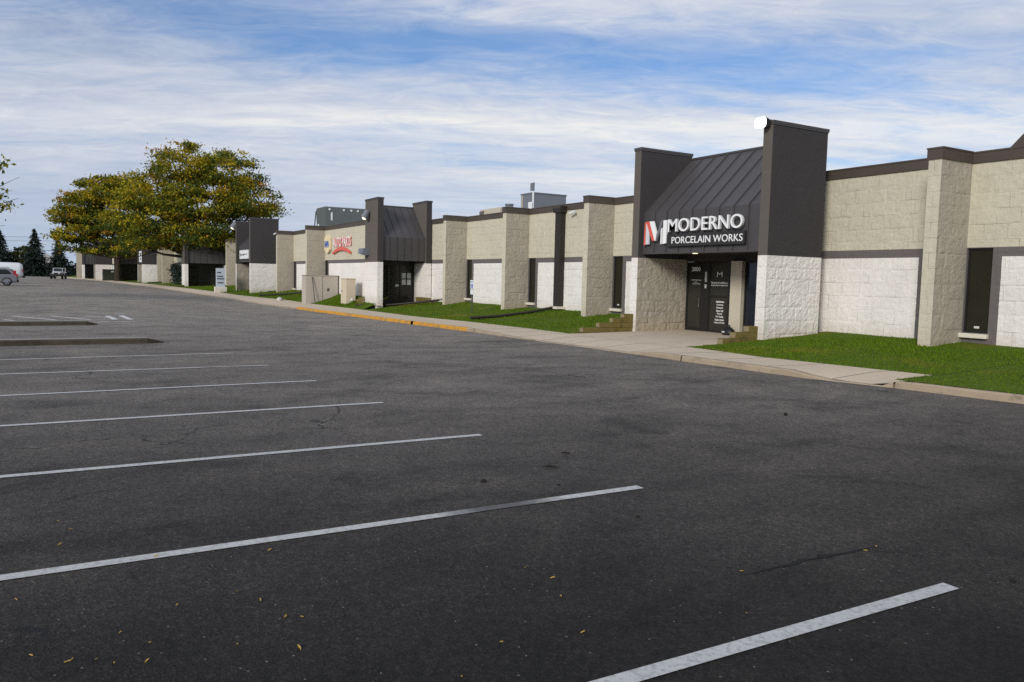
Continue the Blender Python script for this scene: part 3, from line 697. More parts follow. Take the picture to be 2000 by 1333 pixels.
bay(-126.5, -121.2, 13.2, True, False); pilaster(-126.5, 13.2); bay(-137, -126.86, 13.2, False, True)
side_portal(-132.8, 8.25, 12.3, 63, 8.9, 13.2)
bay(-145.5, -135.05, 8.9, False, False)
portal(-149.5, -143.2, 8.9, 71, .25)
bay(-155.5, -149.5, 8.9, True, False); pilaster(-155.5, 8.9); bay(-163, -155.86, 8.9, True, True); pilaster(-163, 8.9)
for xl, wy in ((-76.94, 17.85), (-121.2, 13.2), (-149.5, 8.9)):   # storefronts of the far front entrances
    xr = xl + 6.37; y = wy - .72; f = MB()
    f.box(xl + .36, xr - .36, y, y + .1, 2.6, 2.95)
    for k in range(5): x = xl + .36 + (xr - xl - .8) * k / 4; f.box(x, x + .1, y, y + .1, 0, 2.6)
    d = link('door', f, 'frame', B); g = MB(); g.box(xl + .36, xr - .36, y + .04, y + .06, 0, 2.6); link('pane', g, 'glass', d)
side_portal(-160, 4.4, 8.2, 81, 5.0, 8.9); bay(-166, -162.2, 5.0, True, False); pilaster(-166, 5.0); bay(-182, -166.36, 5.0, False, True)
mb = MB()   # body of the building under one flat roof
for x0, x1, wy in ((-46.4, 4.5, 21.47), (-94, -46.4, 17.85), (-133, -94, 13.2), (-163.3, -133, 8.9), (-182, -163.3, 5.0)):
    yy = wy + .34
    if x1 == -46.4: mb.box(x0, -50.2, yy, 52, -.2, 5.2); mb.box(-50.2, x1, 21.9, 52, -.2, 5.2)
    elif x1 == -94: mb.box(x0, -98, yy, 52, -.2, 5.2); mb.box(-98, x1, 18.3, 52, -.2, 5.2)
    elif x1 == -133: mb.box(x0, -137, yy, 52, -.2, 5.2); mb.box(-137, x1, 13.6, 52, -.2, 5.2)
    else: mb.box(x0, x1, yy, 52, -.2, 5.2)
link('roof', mb, 'roofflat', B)

# ------------------------------------------------------------------ signs
sg = thing('sign', 'raised white letter sign with red and grey M emblem on the near dark canopy', 'sign', (-19.8, 18.57, 3.6))
YS = 18.40
mb = MB(); mb.box(-21.08, -17.5, 18.46, 18.565, 3.14, 3.56); link('sign_box', mb, 'blackbox', sg, bevel=.006)
t = textmesh('MODERNO', -20.93, -17.52, 3.63, 4.07, YS - .03, .085, .002); link('lettering', t, ['letter', 'letterside'], sg)
t = textmesh('PORCELAIN WORKS', -20.80, -17.56, 3.23, 3.46, 18.44, .02, .0); link('lettering', t, ['letter', 'letterside'], sg)
def emblem():
    a, b, c, d = -22.28, -21.07, 3.22, 4.06
    P = lambda q: [(a + (b - a) * x, c + (d - c) * y) for x, y in q]
    K = lambda mb, q, o=0: mb.prism(P(q), 'y', YS + .04 + o, YS + .10)
    w = MB(); K(w, [(.23,.99),(.41,.99),(.56,.50),(.52,.16),(.49,.16)]); K(w, [(.84,.02),(.99,.05),(1.,.99),(.85,1.)]); K(w, [(.745,.02),(.79,.02),(.79,.70),(.745,.60)])
    link('emblem', w, ['letter'], sg)
    w = MB(); K(w, [(.075,.03),(.225,.03),(.225,.52),(.11,.90),(.085,.90)], .004); link('emblem', w, ['letterside'], sg)
    r = MB(); K(r, [(0,0),(.06,0),(.07,.97),(.03,.97)]); K(r, [(.085,.985),(.145,.985),(.435,.17),(.375,.17)], -.003); K(r, [(.165,.985),(.20,.985),(.475,.17),(.445,.17)])
    link('emblem', r, ['red'], sg)
    g = MB(); K(g, [(.50,.15),(.575,.15),(.80,.90),(.83,1.),(.74,.99),(.57,.42)], .008); link('emblem', g, ['grey_letter'], sg)
emblem()
ns = thing('sign', 'white letter sign with cream hexagon and red swoosh on the projecting wing wall', 'sign', (-55.5, 17.83, 4.2))
YN = 17.72
mb = MB(); cx, cz = -57.95, 4.22; mb.prism([(cx - .62, cz), (cx - .62, cz + .46), (cx - .25, cz + .68), (cx + .25, cz + .68), (cx + .62, cz + .46), (cx + .62, cz - .42), (cx + .25, cz - .66), (cx - .25, cz - .66), (cx - .62, cz - .42)], 'y', YN - .06, YN + .1); link('hexagon_panel', mb, 'cream', ns)
link('lettering', textmesh('NAPA', cx - .5, cx + .5, cz - .27, cz + .22, YN - .075, .015, .03), ['blue', 'blue'], ns)
t = MB(); merge(t, textmesh('AUTO PARTS', -56.7, -52.75, 3.95, 4.62, YN + .02, .06, .02), None); link('lettering', t, ['letter', 'red'], ns)
mb = MB(); n = 14; top = []; bot = []
for k in range(n + 1):
    s = k / n; x = -56.75 + 3.95 * s; a = math.sin(s * math.pi); top.append((x, 3.56 + .36 * a)); bot.append((x + .02, 3.42 + .28 * a * (1 - .1 * s)))
mb.prism(bot + top[::-1], 'y', YN - .03, YN + .08); link('swoosh', mb, 'red', ns)
ps = thing('sign', 'small white rectangular sign on the dark canopy of the tower right of the big tree', 'sign', (-73.9, 15.05, 3.6))
mb = MB(); mb.box(-75.7, -72.05, 14.86, 14.955, 3.2, 3.98); link('panel', mb, 'whitepaint', ps)
mb = MB()
for x, w, z, h in ((-75.45,.18,3.4,.36),(-75.15,.5,3.5,.13),(-74.5,.3,3.52,.12),(-74.05,.35,3.46,.2),(-73.55,.4,3.55,.1),(-73.0,.5,3.55,.08)): mb.box(x, x + w, 14.855, 14.859, z, z + h)
link('print', mb, 'ink', ps)
ps = thing('sign', 'tall white projecting sign panel on the far dark tower under the tree crown', 'sign', (-117.5, 10.45, 3.8))
mb = MB(); mb.box(-120.2, -116.3, 10.2, 10.3, 3.1, 4.7); link('panel', mb, 'whitepaint', ps)
mb = MB(); mb.box(-118.6, -117.6, 10.19, 10.199, 3.4, 3.7); mb.box(-118.8, -117.3, 10.19, 10.199, 3.9, 4.2); link('print', mb, 'ink', ps)
ms = thing('monument_sign', 'pale blue upright notice panel with dark lettering on a white block base', 'sign', (-75.3, 13.1, .0))
mb = MB(); mb.box(-75.6, -75.0, 12.6, 13.6, -.1, .6); link('base', mb, 'white', ms)
mb = MB(); mb.box(-75.42, -75.2, 12.72, 13.48, .6, 2.3); link('panel', mb, mottled('pale_blue_panel', (.48, .54, .60), .05, 2, .5, 0, 30), ms)
mb = MB()
for z, a, b in ((1.5, .1, .5), (1.28, .08, .55), (1.85, .08, .35), (.92, .12, .45)):
    y = 12.72 + a
    while y < 12.72 + a + b: w = random.uniform(.05, .12); mb.box(-75.199, -75.19, y, y + w, z, z + .12); y += w + .03
link('print', mb, 'ink', ms)
px, py = -35.45, 18.3
s9 = thing('parking_sign', 'white accessible parking sign with blue symbol on a thin post in the lawn', 'sign', (px, py, .1))
mb = MB(); mb.box(px - .025, px + .025, py + .005, py + .04, -.1, 1.86); link('post', mb, 'post', s9)
mb = MB(); mb.box(px - .17, px + .17, py - .012, py, 1.36, 1.8); mb.box(px - .15, px + .15, py - .012, py, 1.08, 1.33); link('panel', mb, 'whitepaint', s9)
mb = MB(); mb.box(px - .11, px + .11, py - .016, py - .0125, 1.4, 1.6); mb.box(px - .1, px + .1, py - .016, py - .0125, 1.68, 1.73); link('symbol', mb, 'blue', s9)
mb = MB(); mb.cyl((px - .01, py - .018, 1.565), 'y', .018, .003, 10); mb.tube([(px - .01, py - .018, 1.545), (px - .005, py - .018, 1.49), (px + .045, py - .018, 1.485), (px + .06, py - .018, 1.44)], .011, 6)
mb.tube([(px - .01 + .045 * math.cos(a), py - .018, 1.47 + .045 * math.sin(a)) for a in np.linspace(1.9, 5.6, 9)], .007, 5); link('symbol', mb, 'letter', s9)

# ------------------------------------------------------------------ lamps, cameras, pipes, roof plant
fl = thing('floodlight', 'lit white floodlight on top of the near dark tower', 'lamp', (-16.72, 18.3, 6.6))
mb = MB(); mb.prism([(18.14, 6.50), (18.33, 6.56), (18.33, 6.74), (18.14, 6.80)], 'x', -16.93, -16.55); link('housing', mb, 'black', fl, bevel=.015)
mb = MB(); mb.prism([(-16.95, 6.58), (-16.92, 6.53), (-16.87, 6.50), (-16.62, 6.50), (-16.57, 6.53), (-16.54, 6.58), (-16.54, 6.73), (-16.57, 6.78), (-16.62, 6.81), (-16.87, 6.81), (-16.92, 6.78), (-16.95, 6.73)], 'y', 18.09, 18.135); link('lens', mb, 'lamp', fl, bevel=.02)
mb = MB(); mb.tube([(-16.6, 18.3, 6.62), (-16.6, 18.4, 6.75)], .03, 8); link('bracket', mb, 'galv', fl)
def flood(x, y, z, label, s=1):
    f = thing('floodlight', label, 'lamp', (x, y, z))
    mb = MB(); mb.tube([(x, y + .02, z + .1), (x, y - .18 * s, z + .12)], .04 * s, 8); link('bracket', mb, 'black', f)
    mb = MB(); mb.tube([(x, y - .1 * s, z + .35 * s), (x, y - .35 * s, z - .1 * s)], [.16 * s, .24 * s], 12); link('housing', mb, 'galv', f)
    mb = MB(); c = Vector((x, y - .36 * s, z - .12 * s)); d = Vector((0, -.25, -.45)).normalized(); mb.tube([c, c + d * .05], [.13 * s, .08 * s], 12); link('lens', mb, 'lampdim', f)
flood(-47.5, 17.18, 5.6, 'small lit floodlight high on the dark pier of the wing entrance')
flood(-77.1, 14.92, 6.2, 'small lit floodlight on the dark tower beside the tree crown', 1.2)
wp = thing('wall_lamp', 'grey box lamp jutting from the dark pier beside the white letter sign', 'lamp', (-48.35, 17.5, 3.4))
mb = MB(); mb.prism([(17.19, 3.2), (16.75, 3.3), (16.78, 3.62), (17.19, 3.66)], 'x', -48.3, -47.5); link('housing', mb, 'galv', wp)
mb = MB(); mb.box(-48.2, -47.6, 16.8, 17.15, 3.20, 3.23); link('lens', mb, 'paper', wp)
def camera(x, y, z, label):
    c = thing('security_camera', label, 'camera', (x, y, z))
    mb = MB(); mb.tube([(x, y, z), (x, y - .12, z + .02), (x - .02, y - .16, z - .06)], .02, 8); link('bracket', mb, 'whitepaint', c)
    mb = MB(); mb.tube([(x + .16, y - .16, z - .02), (x - .2, y - .2, z - .1)], [.055, .06], 12); link('housing', mb, 'whitepaint', c)
    mb = MB(); mb.tube([(x - .2, y - .2, z - .1), (x - .22, y - .202, z - .104)], .045, 12); link('lens', mb, 'black', c)
camera(-30.95, 21.42, 5.16, 'white security camera on the tan wall right of the dark downspout')
camera(-68.2, 16.45, 5.35, 'white security camera on the pilaster beside the dark tower right of the tree')
ds = thing('downspout', 'dark square downspout running from the parapet to the lawn', 'downspout', (-32.05, 21.3, .4))
mb = MB(); mb.box(-32.27, -31.83, 21.14, 21.45, .62, 5.15); link('pipe', mb, 'pipe', ds, bevel=.01)
mb = MB(); mb.prism([(-32.36, 5.15), (-31.74, 5.15), (-31.66, 5.45), (-31.9, 5.36), (-32.2, 5.36), (-32.44, 5.45)], 'y', 21.08, 21.46); link('hopper', mb, 'pipe', ds)
mb = MB(); mb.box(-32.45, -31.65, 20.95, 21.45, .5, .62); link('splash_block', mb, 'sill', ds)
def drain(name, pts, r, label):
    mb = MB(); mb.tube(pts, r, 8); o = link(name, mb, 'pipe', None, False, loc=pts[0]); return tag(o, label, 'pipe', 'dark drain pipes lying on the lawns')
drain('drain_pipe', [(-32.05, 21.1, .58), (-31.95, 19.6, .34), (-31.7, 17.8, .17), (-31.55, 16.25, .1)], .065, 'dark drain pipe lying across the lawn below the downspout')
drain('drain_pipe', [(-43.4, 21.2, .66), (-44.4, 19.6, .38), (-46, 18.1, .14), (-48.2, 16.6, .0)], .065, 'dark drain pipe lying on the lawn before the wing entrance')
drain('drain_pipe', [(-60.2, 17.7, .74), (-61.8, 17.0, .5), (-64.5, 15.9, .26), (-66.8, 14.7, .12)], .065, 'dark drain pipe lying on the lawn left of the brown grey cabinet')
drain('drain_pipe', [(-108.8, 13.0, .75), (-110.5, 12, .55), (-113, 10.6, .4)], .065, 'dark drain pipe on the far lawn beneath the tree crown')
ru = thing('rooftop_unit', 'large grey sheet metal rooftop unit with a plain side behind the parapet', 'rooftop unit', (-44.6, 28, 5.2))
mb = MB(); mb.box(-45.43, -43.85, 27, 29.55, 5.5, 7.5); link('casing', mb, 'galv', ru)
mb = MB(); mb.box(-45.47, -43.81, 26.96, 29.59, 7.5, 7.57); link('lid', mb, 'galv', ru)
mb = MB(); mb.box(-45.32, -45.2, 26.97, 26.998, 5.5, 7.45); mb.box(-43.849, -43.82, 28.2, 28.5, 6.2, 6.5); link('trim_strip', mb, 'beigemetal', ru)
mb = MB(); mb.box(-45.3, -43.9, 27.1, 29.4, 5.2, 5.5); link('curb', mb, 'roofflat', ru)
for k in range(4):
    pass
ru2 = thing('rooftop_unit', 'tall greenish grey rooftop unit with vent caps behind the wing parapet', 'rooftop unit', (-80, 26, 5.2))
mb = MB(); mb.prism([(-82.1, 5.2), (-79.24, 5.2), (-79.24, 8.87), (-82.4, 8.87), (-82.55, 8.6)], 'y', 24, 30.5); link('casing', mb, 'rtu2', ru2)
mb = MB()
for y in (24.4, 25.9, 26.7, 27.4, 28.2): mb.cyl((-79.22, y, 8.6), 'x', .11, .08, 10)
mb.box(-79.239, -79.2, 24.55, 24.72, 7.5, 8.3); mb.box(-81.9, -81.5, 23.96, 23.999, 6.8, 7.2); link('vent_cap', mb, 'whitepaint', ru2)
mb = MB(); mb.tube([(-83.2, 24, 6.9), (-82.6, 24, 8.6)], .06, 6); mb.cyl((-83.25, 24, 6.8), 'z', .22, .3, 10); link('stay_rod', mb, 'post', ru2)
bx = thing('roof_curb_box', 'low beige roof box behind the parapet left of the vent', 'roof box', (-47.8, 26.5, 5.2))
mb = MB(); mb.box(-49.3, -46.5, 26, 27.6, 5.2, 6.72); link('casing', mb, 'beigemetal', bx, bevel=.04)
mb = MB(); mb.box(-49.35, -48.75, 25.95, 25.998, 5.9, 6.6); link('grille', mb, 'trim', bx)
vt = thing('roof_vent', 'small mushroom roof vent on the tan roof edge', 'vent', (-43.5, 25, 5.2))
mb = MB(); mb.cyl((-43.5, 25, 5.75), 'z', .15, 1.3, 12); link('pipe', mb, 'beigemetal', vt)
mb = MB(); mb.cyl((-43.5, 25, 6.45), 'z', .36, .18, 14, 0, .22); mb.cyl((-43.5, 25, 6.6), 'z', .28, .08, 14); link('hood', mb, 'galv', vt)
an = thing('antenna', 'thin rooftop antenna mast with a small grey panel and white box', 'antenna', (-35.85, 22, 5.3))
mb = MB(); mb.cyl((-35.8, 22, 6.05), 'z', .03, 1.6, 8); mb.cyl((-35.72, 22, 5.95), 'z', .02, 1.4, 8); link('mast', mb, 'whitepaint', an)
mb = MB(); mb.box(-35.98, -35.76, 21.93, 22.05, 6.6, 7.0); mb.box(-35.75, -35.68, 21.95, 22.03, 6.58, 7.02); link('panel', mb, 'galv', an, bevel=.015)
mb = MB(); mb.box(-36.08, -35.72, 21.86, 21.97, 5.55, 6.0); link('junction_box', mb, 'whitepaint', an, bevel=.05)
hd = thing('roof_hood', 'dark sloped sheet metal hood standing on the roof at the picture edge', 'roof hood', (-9, 23.5, 5.2))
mb = MB(); mb.prism([(-12.45, 5.3), (-7.6, 5.2), (-7.6, 7.6), (-10.2, 7.6)], 'y', 22.6, 25.2); link('casing', mb, 'cap', hd)
mb = MB(); mb.box(-7.7, -7.5, 22.55, 25.25, 7.6, 7.68); link('lid', mb, 'cap', hd)

# ------------------------------------------------------------------ timbers, cabinets and small things by the wall
def timbers(x0, x1, rows, label, ax='y'):
    r = thing('timber_wall', label, 'retaining wall', (rows[0][0] if ax == 'x' else x0, x0 if ax == 'x' else rows[0][0], rows[0][2]), 'stepped timber retaining walls')
    for a, b, z0, z1 in rows:
        mb = MB(); jj = random.uniform(-.012, .012)
        if ax == 'y':
            mb.box(x0 + jj, x1 + jj, a, b, z0, z1 - .006); mb.box(x0 + jj + .012, x1 + jj - .012, a - .012, a - .001, z0 + .015, z1 - .02, 1)
        else:
            mb.box(a, b, x0 + jj, x1 + jj, z0, z1 - .006); mb.box(b + .001, b + .012, x0 + jj + .012, x1 + jj - .012, z0 + .015, z1 - .02, 1)
        link('timber', mb, ['timber', 'timber_end'], r)
timbers(-22.86, -22.64, [(15.75, 18.36, -.12, .06), (16.15, 18.355, .06, .23), (16.85, 18.36, .23, .40), (17.45, 18.355, .40, .57), (17.95, 18.36, .57, .72)], 'stepped weathered timber wall along the lawn left of the near concrete path')
timbers(-16.94, -16.70, [(16.35, 18.36, -.08, .10), (16.95, 18.355, .10, .28), (17.45, 18.36, .28, .46), (18.0, 18.355, .46, .64)], 'stepped weathered timber wall between the near concrete path and the white pier')
timbers(17.0, 17.19, [(-50.6, -48.2, -.2, 0), (-50.1, -48.2, 0, .18), (-49.4, -48.2, .18, .36), (-48.9, -48.2, .36, .52)], 'mossy timber wall left of the wing entrance beside the tan cabinet', 'x')
timbers(20.15, 20.4, [(-46.9, -43.6, .1, .3), (-46.9, -44.4, .3, .48), (-46.9, -45.0, .48, .62)], 'mossy timber wall before the dark doors of the wing entrance', 'x')
cb = thing('utility_cabinet', 'large brown grey utility cabinet against the pilaster of the projecting wing', 'cabinet', (-56, 16.4, -.3))
mb = MB(); mb.box(-56.5, -55.5, 15.4, 17.75, -.45, 1.84, 0); link('casing', mb, 'cabgrey', cb, bevel=.015)
mb = MB(); mb.box(-56.55, -55.45, 15.35, 17.8, 1.84, 1.88); link('lid', mb, 'cabgrey', cb)
mb = MB(); mb.box(-55.5, -55.485, 16.6, 16.615, -.2, 1.8); mb.box(-55.5, -55.48, 16.95, 17.1, .75, .95); link('door_seam', mb, 'post', cb)
mb = MB(); mb.tube([(-55.44, 15.85, 1.75), (-55.2, 16.0, -.25)], .03, 6); tag(link('rod', mb, 'post', None, False, loc=(-55.2, 16.0, -.25)), 'thin dark rod leaning against the large brown grey cabinet', 'rod')
cb = thing('utility_cabinet', 'small tan utility cabinet on the lawn by the white wing wall', 'cabinet', (-50.6, 16.8, 0))
mb = MB(); mb.box(-51.3, -50.2, 16.6, 17.25, -.1, 1.66); link('casing', mb, 'cabtan', cb, bevel=.015)
mb = MB(); mb.box(-51.33, -50.17, 16.57, 17.28, 1.66, 1.71); link('lid', mb, 'cabtan', cb)
mb = MB(); mb.box(-51.1, -50.95, 16.585, 16.599, .8, .95); link('handle', mb, 'steel', cb)
tf = thing('transformer_box', 'dark green transformer box standing on the grass beneath the far tree', 'transformer', (-138, 6.9, .2))
TX, TY = -138.0, 6.75
mb = MB(); mb.prism([(TX - 1.1, .3), (TX + 1.1, .3), (TX + 1.1, 1.95), (TX + .6, 2.05), (TX - 1.1, 2.05)], 'y', TY - .2, TY + 1.6); link('casing', mb, 'transformer', tf, bevel=.02)
mb = MB(); mb.box(TX - 1.3, TX + 1.3, TY - .4, TY + 1.8, .1, .3); link('base', mb, 'concrete', tf)
mb = MB(); mb.box(TX + 1.1, TX + 1.12, TY + .9, TY + 1.3, 1.6, 1.8); link('warning_label', mb, 'paper', tf)
def rockm(c, r, seed, mat, name, label, cat, group=None):
    rs = np.random.RandomState(seed); bm = bmesh.new(); bmesh.ops.create_icosphere(bm, subdivisions=2, radius=1)
    mb = MB(); k = rs.rand(3) * .5 + .7
    for v in bm.verts:
        q = v.co; n = 1 + .35 * (float(vn(q.x * 2 + seed, q.y * 2 + q.z)) - .5); mb.v.append((c[0] + q.x * r * k[0] * n, c[1] + q.y * r * k[1] * n, c[2] + q.z * r * .7 * k[2] * n))
    mb.f = [tuple(v.index for v in f.verts) for f in bm.faces]; mb.m = [0] * len(mb.f); bm.free()
    return tag(link(name, mb, mat, None, True, loc=c), label, cat, group)
rockm((-60.2, 14.7, -.05), .22, 4, 'rock', 'rock', 'pale boulder on the grass edge left of the large cabinet', 'rock')
rockm((-49.4, 16.75, .32), .16, 6, 'rock', 'rock', 'pale stone on the mossy timbers beside the tan cabinet', 'rock')
bg = thing('trash_bag', 'small black bag slumped at the foot of the tan column by the glass door', 'bag', (-19.95, 20.3, .12))
mb = MB(); rs = np.random.RandomState(5); P = []
for k, (rr, zz) in enumerate([(.05, 0), (.26, .0), (.29, .12), (.24, .3), (.1, .42), (.05, .5), (.1, .56), (.01, .57)]):
    P.append([(-19.80 + .8 * rr * (1 + .25 * rs.rand()) * math.cos(a), 20.32 + rr * .6 * (1 + .25 * rs.rand()) * math.sin(a), .12 + zz * .62) for a in np.linspace(0, 2 * math.pi, 13)])
    P[-1][-1] = P[-1][0]
mb.grid(np.array(P)); link('sack', mb, 'black', bg, True)
mb = MB(); mb.box(-19.92, -19.8, 20.12, 20.14, .2, .25); link('tag', mb, 'paper', bg)
# lawn litter: paper scrap plates by the drains
for (x, y, z, s, lab) in ((-45.8, 17.2, .1, .4, 'white splash plate lying at the end of the pipe before the wing entrance'), (-43.2, 20.4, .5, .35, 'white splash plate at the foot of the wall beside the wing entrance')):
    mb = MB(); mb.prism([(x - s, y - .12), (x + s, y - .1), (x + s * .9, y + .14), (x - s * .95, y + .12)], 'z', z, z + .04); tag(link('splash_plate', mb, 'sill', None, False, loc=(x, y, z)), lab, 'plate')

# small things lying on the asphalt
LP = [(-6.58,-.01),(-6.32,.07),(-5.99,0),(-5.47,.54),(-5.08,-.22),(-4.6,.56),(-4.46,.98),(-4.64,.89),(-4.17,1.05),(-4.13,1.13),(-4.37,.26),(-4.18,.38),(-4.29,-.13),(-4.16,.04),(-4.03,.21),(-3.98,.35),(-3.96,.76),(-3.78,1.02),(-4.11,.14),(-4.14,.02),(-5.26,1.22),(-4.21,2.6),(-3.98,2.66),(-3.37,1.95),(-3.15,1.61),(-3.72,2.55),(-3.27,2.39),(-3.04,3.36),(-3.41,4.94),(-3.52,3.83),(-3.43,5.09)]
lf = MB()
lf.grid(np.array([[(a, b * w, .006 + .01 * abs(b) + .006 * math.sin(a * 60)) for b in (-1, 0, 1)] for a, w in ((-.03, .001), (-.02, .006), (-.005, .010), (.012, .008), (.027, .001))]))
lf.f = [tuple(reversed(f)) for f in lf.f]
l0 = link('fallen_leaf', lf, M['dryleaf']); tag(l0, 'small yellow leaf lying flat on the dark foreground asphalt', 'leaf', 'fallen leaves on the foreground asphalt')
for k, (x, y) in enumerate(LP):
    o = l0 if k == 0 else l0.copy()
    if k: COL.objects.link(o)
    s = random.uniform(.3, .65); o.location = (x, y, float(gz(x, y)) + .003); o.rotation_euler = (random.uniform(-.2, .2), random.uniform(-.2, .2), random.uniform(0, 6.28)); o.scale = (s, s, s)
for k, (x, y, r, lab) in enumerate([(-6.24, 3.38, .032, 'dark clod on the asphalt just beyond the faded white bay line'), (-7.75, 9.18, .05, 'dark clod alone on the open asphalt before the kerb ramp'), (-2.6, 5.3, .03, 'dark clod near the end of the closest bay line'), (-5.85, 3.95, .018, 'tiny dark clod near the faded stretch of the bay line'), (-4.76, 3.98, .02, 'tiny dark clod below the end of the second bay line'), (-3.49, 4.55, .02, 'small mossy clod on the dark seam in the asphalt')]):
    r *= .75; rockm((x, y, float(gz(x, y)) + r * .4), r, 20 + k, 'stone_dark', 'clod', lab, 'clod')
for k, (x, y, a, lab) in enumerate([(-6.44, 4.24, .9, 'dark twig, the longer one, lying past the second bay line'), (-6.89, 4.73, .7, 'dark twig, the shorter one, lying farther past the second bay line')]):
    mb = MB(); d = Vector((math.cos(a), math.sin(a), 0)) * (.07 if k == 0 else .045); mb.tube([Vector((x, y, .012)) - d, Vector((x, y, .018)), Vector((x, y + .01, .012)) + d], [.006, .011, .005], 6)
    tag(link('twig', mb, 'stone_dark', None, False, loc=(x, y, 0)), lab, 'twig')

# ------------------------------------------------------------------ trees
RV = Vector((.505, .863, 0)); FV = Vector((-.863, .505, 0))
def leafcards(centers, size, n, spread, slots, seed):
    """leaf sprays: n small bent faces around every clump centre; slots = material slot per clump"""
    rs = np.random.RandomState(seed); V = []; F = []; Mi = []
    for (c, sp, k), sl in zip(centers, slots):
        q = rs.normal(0, .5, (k, 3)) * np.array(sp) + np.array(c)
        for p in q:
            a = rs.normal(size=3); a /= np.linalg.norm(a); b = np.cross(a, rs.normal(size=3)); b /= np.linalg.norm(b) + 1e-9
            s = size * rs.uniform(.55, 1.35); i = len(V)
            V += [tuple(p - a * s), tuple(p + b * s * .5), tuple(p + a * s), tuple(p - b * s * .5)]; F.append((i, i+1, i+2, i+3))
            Mi.append(sl if rs.rand() > .12 else rs.randint(0, max(slots) + 1))
    mb = MB(); mb.v = V; mb.f = F; mb.m = Mi; return mb
def lobes_tree(name, label, base, trunk_h, trunk_r, lobes, dens, size, seed, group, mats=LEAF, cat='tree', weights=(.40, .34, .19, .07)):
    rs = np.random.RandomState(seed); base = Vector(base); r = thing(name, label, cat, base, group)
    cl = []; sl = []; tips = []
    for (lu, h, ru, rz, rd, off) in lobes:
        c = base + RV * lu + FV * off + Vector((0, 0, h)); k = max(4, int(dens * ru * rz * rd))
        tips.append(c)
        for _ in range(k):
            d = rs.normal(size=3); d /= np.linalg.norm(d); q = rs.uniform(.35, 1.0) ** .5
            if d[2] < -.3: d[2] *= .5
            p = c + RV * float(d[0] * ru * q) + FV * float(d[1] * rd * q) + Vector((0, 0, float(d[2] * rz * q)))
            w = rs.uniform(.7, 1.5) * min(1, ru / 2.2 + .2)
            cl.append((tuple(p), (w, w, w * .42), int(rs.uniform(40, 95))))
            if len(mats) == 4:      # the season has turned the upper, outer sprays first
                up = min(1, max(0, (p.z - base.z - 4) / 12)); wv = np.array(weights) * np.array((1.5 - 1.1 * up, 1, .5 + 1.3 * up, .5 + 1.0 * up)); wv /= wv.sum()
                sl.append(int(rs.choice(4, p=wv)))
            else: sl.append(int(rs.choice(len(mats))))
    link('crown', leafcards(cl, size, 0, 0, sl, seed), mats, r)
    mb = MB(); top = base + Vector((.1, .1, trunk_h)); mb.tube([base - Vector((0, 0, .5)), base + Vector((0, 0, .3)), base + Vector((.05, .02, trunk_h * .5)), top], [trunk_r * 1.5, trunk_r * 1.1, trunk_r * .9, trunk_r * .75], 10)
    for c in tips:
        m1 = top.lerp(c, .45) + Vector((rs.normal(0, .4), rs.normal(0, .4), -.4)); mb.tube([top - Vector((0, 0, .3)), m1, c], [trunk_r * .5, trunk_r * .3, trunk_r * .08], 7)
        for _ in range(5):
            e = c + Vector(rs.normal(0, 1.0, 3) * np.array((1.9, 1.9, .9))); mb.tube([m1.lerp(c, rs.uniform(.2, .9)), m1.lerp(e, .6), e], [trunk_r * .16, trunk_r * .09, trunk_r * .03], 5, 0, False)
    link('trunk', mb, 'bark', r); return r
G2 = 'yellowing trees on the lawn strip'
lobes_tree('deciduous_tree', 'large round crowned tree turning yellow beside the pale blue notice panel', (-96.5, 14.3, .15), 3.6, .42,
    [(-1.3,13.4,3.6,2.9,4.2,0),(-3.6,7.0,3.2,1.9,3.6,-2),(-8.3,8.2,2.0,1.6,3,0),(.4,5.6,3.6,1.6,3.6,-2),(5.2,5.4,1.8,1.0,2,-1.5),(-4.4,5.2,2.6,1.4,3,-2.5),(3.4,12.9,3.7,2.9,4.2,1),(-5.4,9.9,3.6,3.0,4.5,0),(.6,9.2,5.2,3.2,4.8,-.5),(5.9,9.6,3.3,2.7,4.2,0),(8.3,8.7,1.7,.5,1.2,-1),(-6.2,6.6,3.0,1.7,3.5,-1),(2.6,6.6,3.4,1.6,3.8,-1),(-1.5,16.0,1.5,.8,1.5,0),(-3.3,14.9,1.4,.8,1.5,1),(8.3,11.0,1.2,1.1,1.3,0),(-1.6,4.9,2.6,1.2,2.6,-1.5),(3.6,4.9,2.0,1.0,2.2,-1.5),(-6.4,4.7,2.2,1.0,2.4,-1),(6.6,7.2,1.6,.9,1.8,-1)], 2.5, .16, 5, G2)
lobes_tree('deciduous_tree', 'smaller spreading tree turning yellow above the dark green transformer box', (-131, 8.2, .3), 3.8, .42,
    [(-2.2,12.6,3.8,2.9,4,0),(1.8,12.4,3.8,3.3,4,0),(-5.5,10.8,3.2,2.5,4,0),(-6.8,9.0,2.4,1.4,3,0),(-8.9,9.9,1.3,.5,1.1,0),(-2.6,8.2,4.8,2.6,4.5,0),(-6,6.6,3.1,1.8,3.5,0),(.5,6.2,3.6,1.8,3.5,0),(-7.2,6.4,1.5,1.1,2,0),(-3.5,4.6,2.6,1.0,2.4,0),(1.5,4.4,2.4,1.1,2.4,0),(-6.8,4.9,1.8,.9,2,0)], 2.3, .20, 9, G2, weights=(.32, .34, .24, .1))
lobes_tree('deciduous_tree', 'green tree reaching a few branch tips in past the picture edge', (-55.8, -6.55, .1), 2.8, .3,
    [(0,6.9,3.6,3.0,3.6,0),(1.6,5.6,2.6,1.6,2.4,0),(-2,6,3,2.4,3,0),(3.6,7.7,1.3,.45,1,0),(3.2,6.6,1.3,.7,1,0),(3.0,5.6,1.6,.4,1,0)], 1.6, .13, 13, None, weights=(.7, .25, .05, 0))
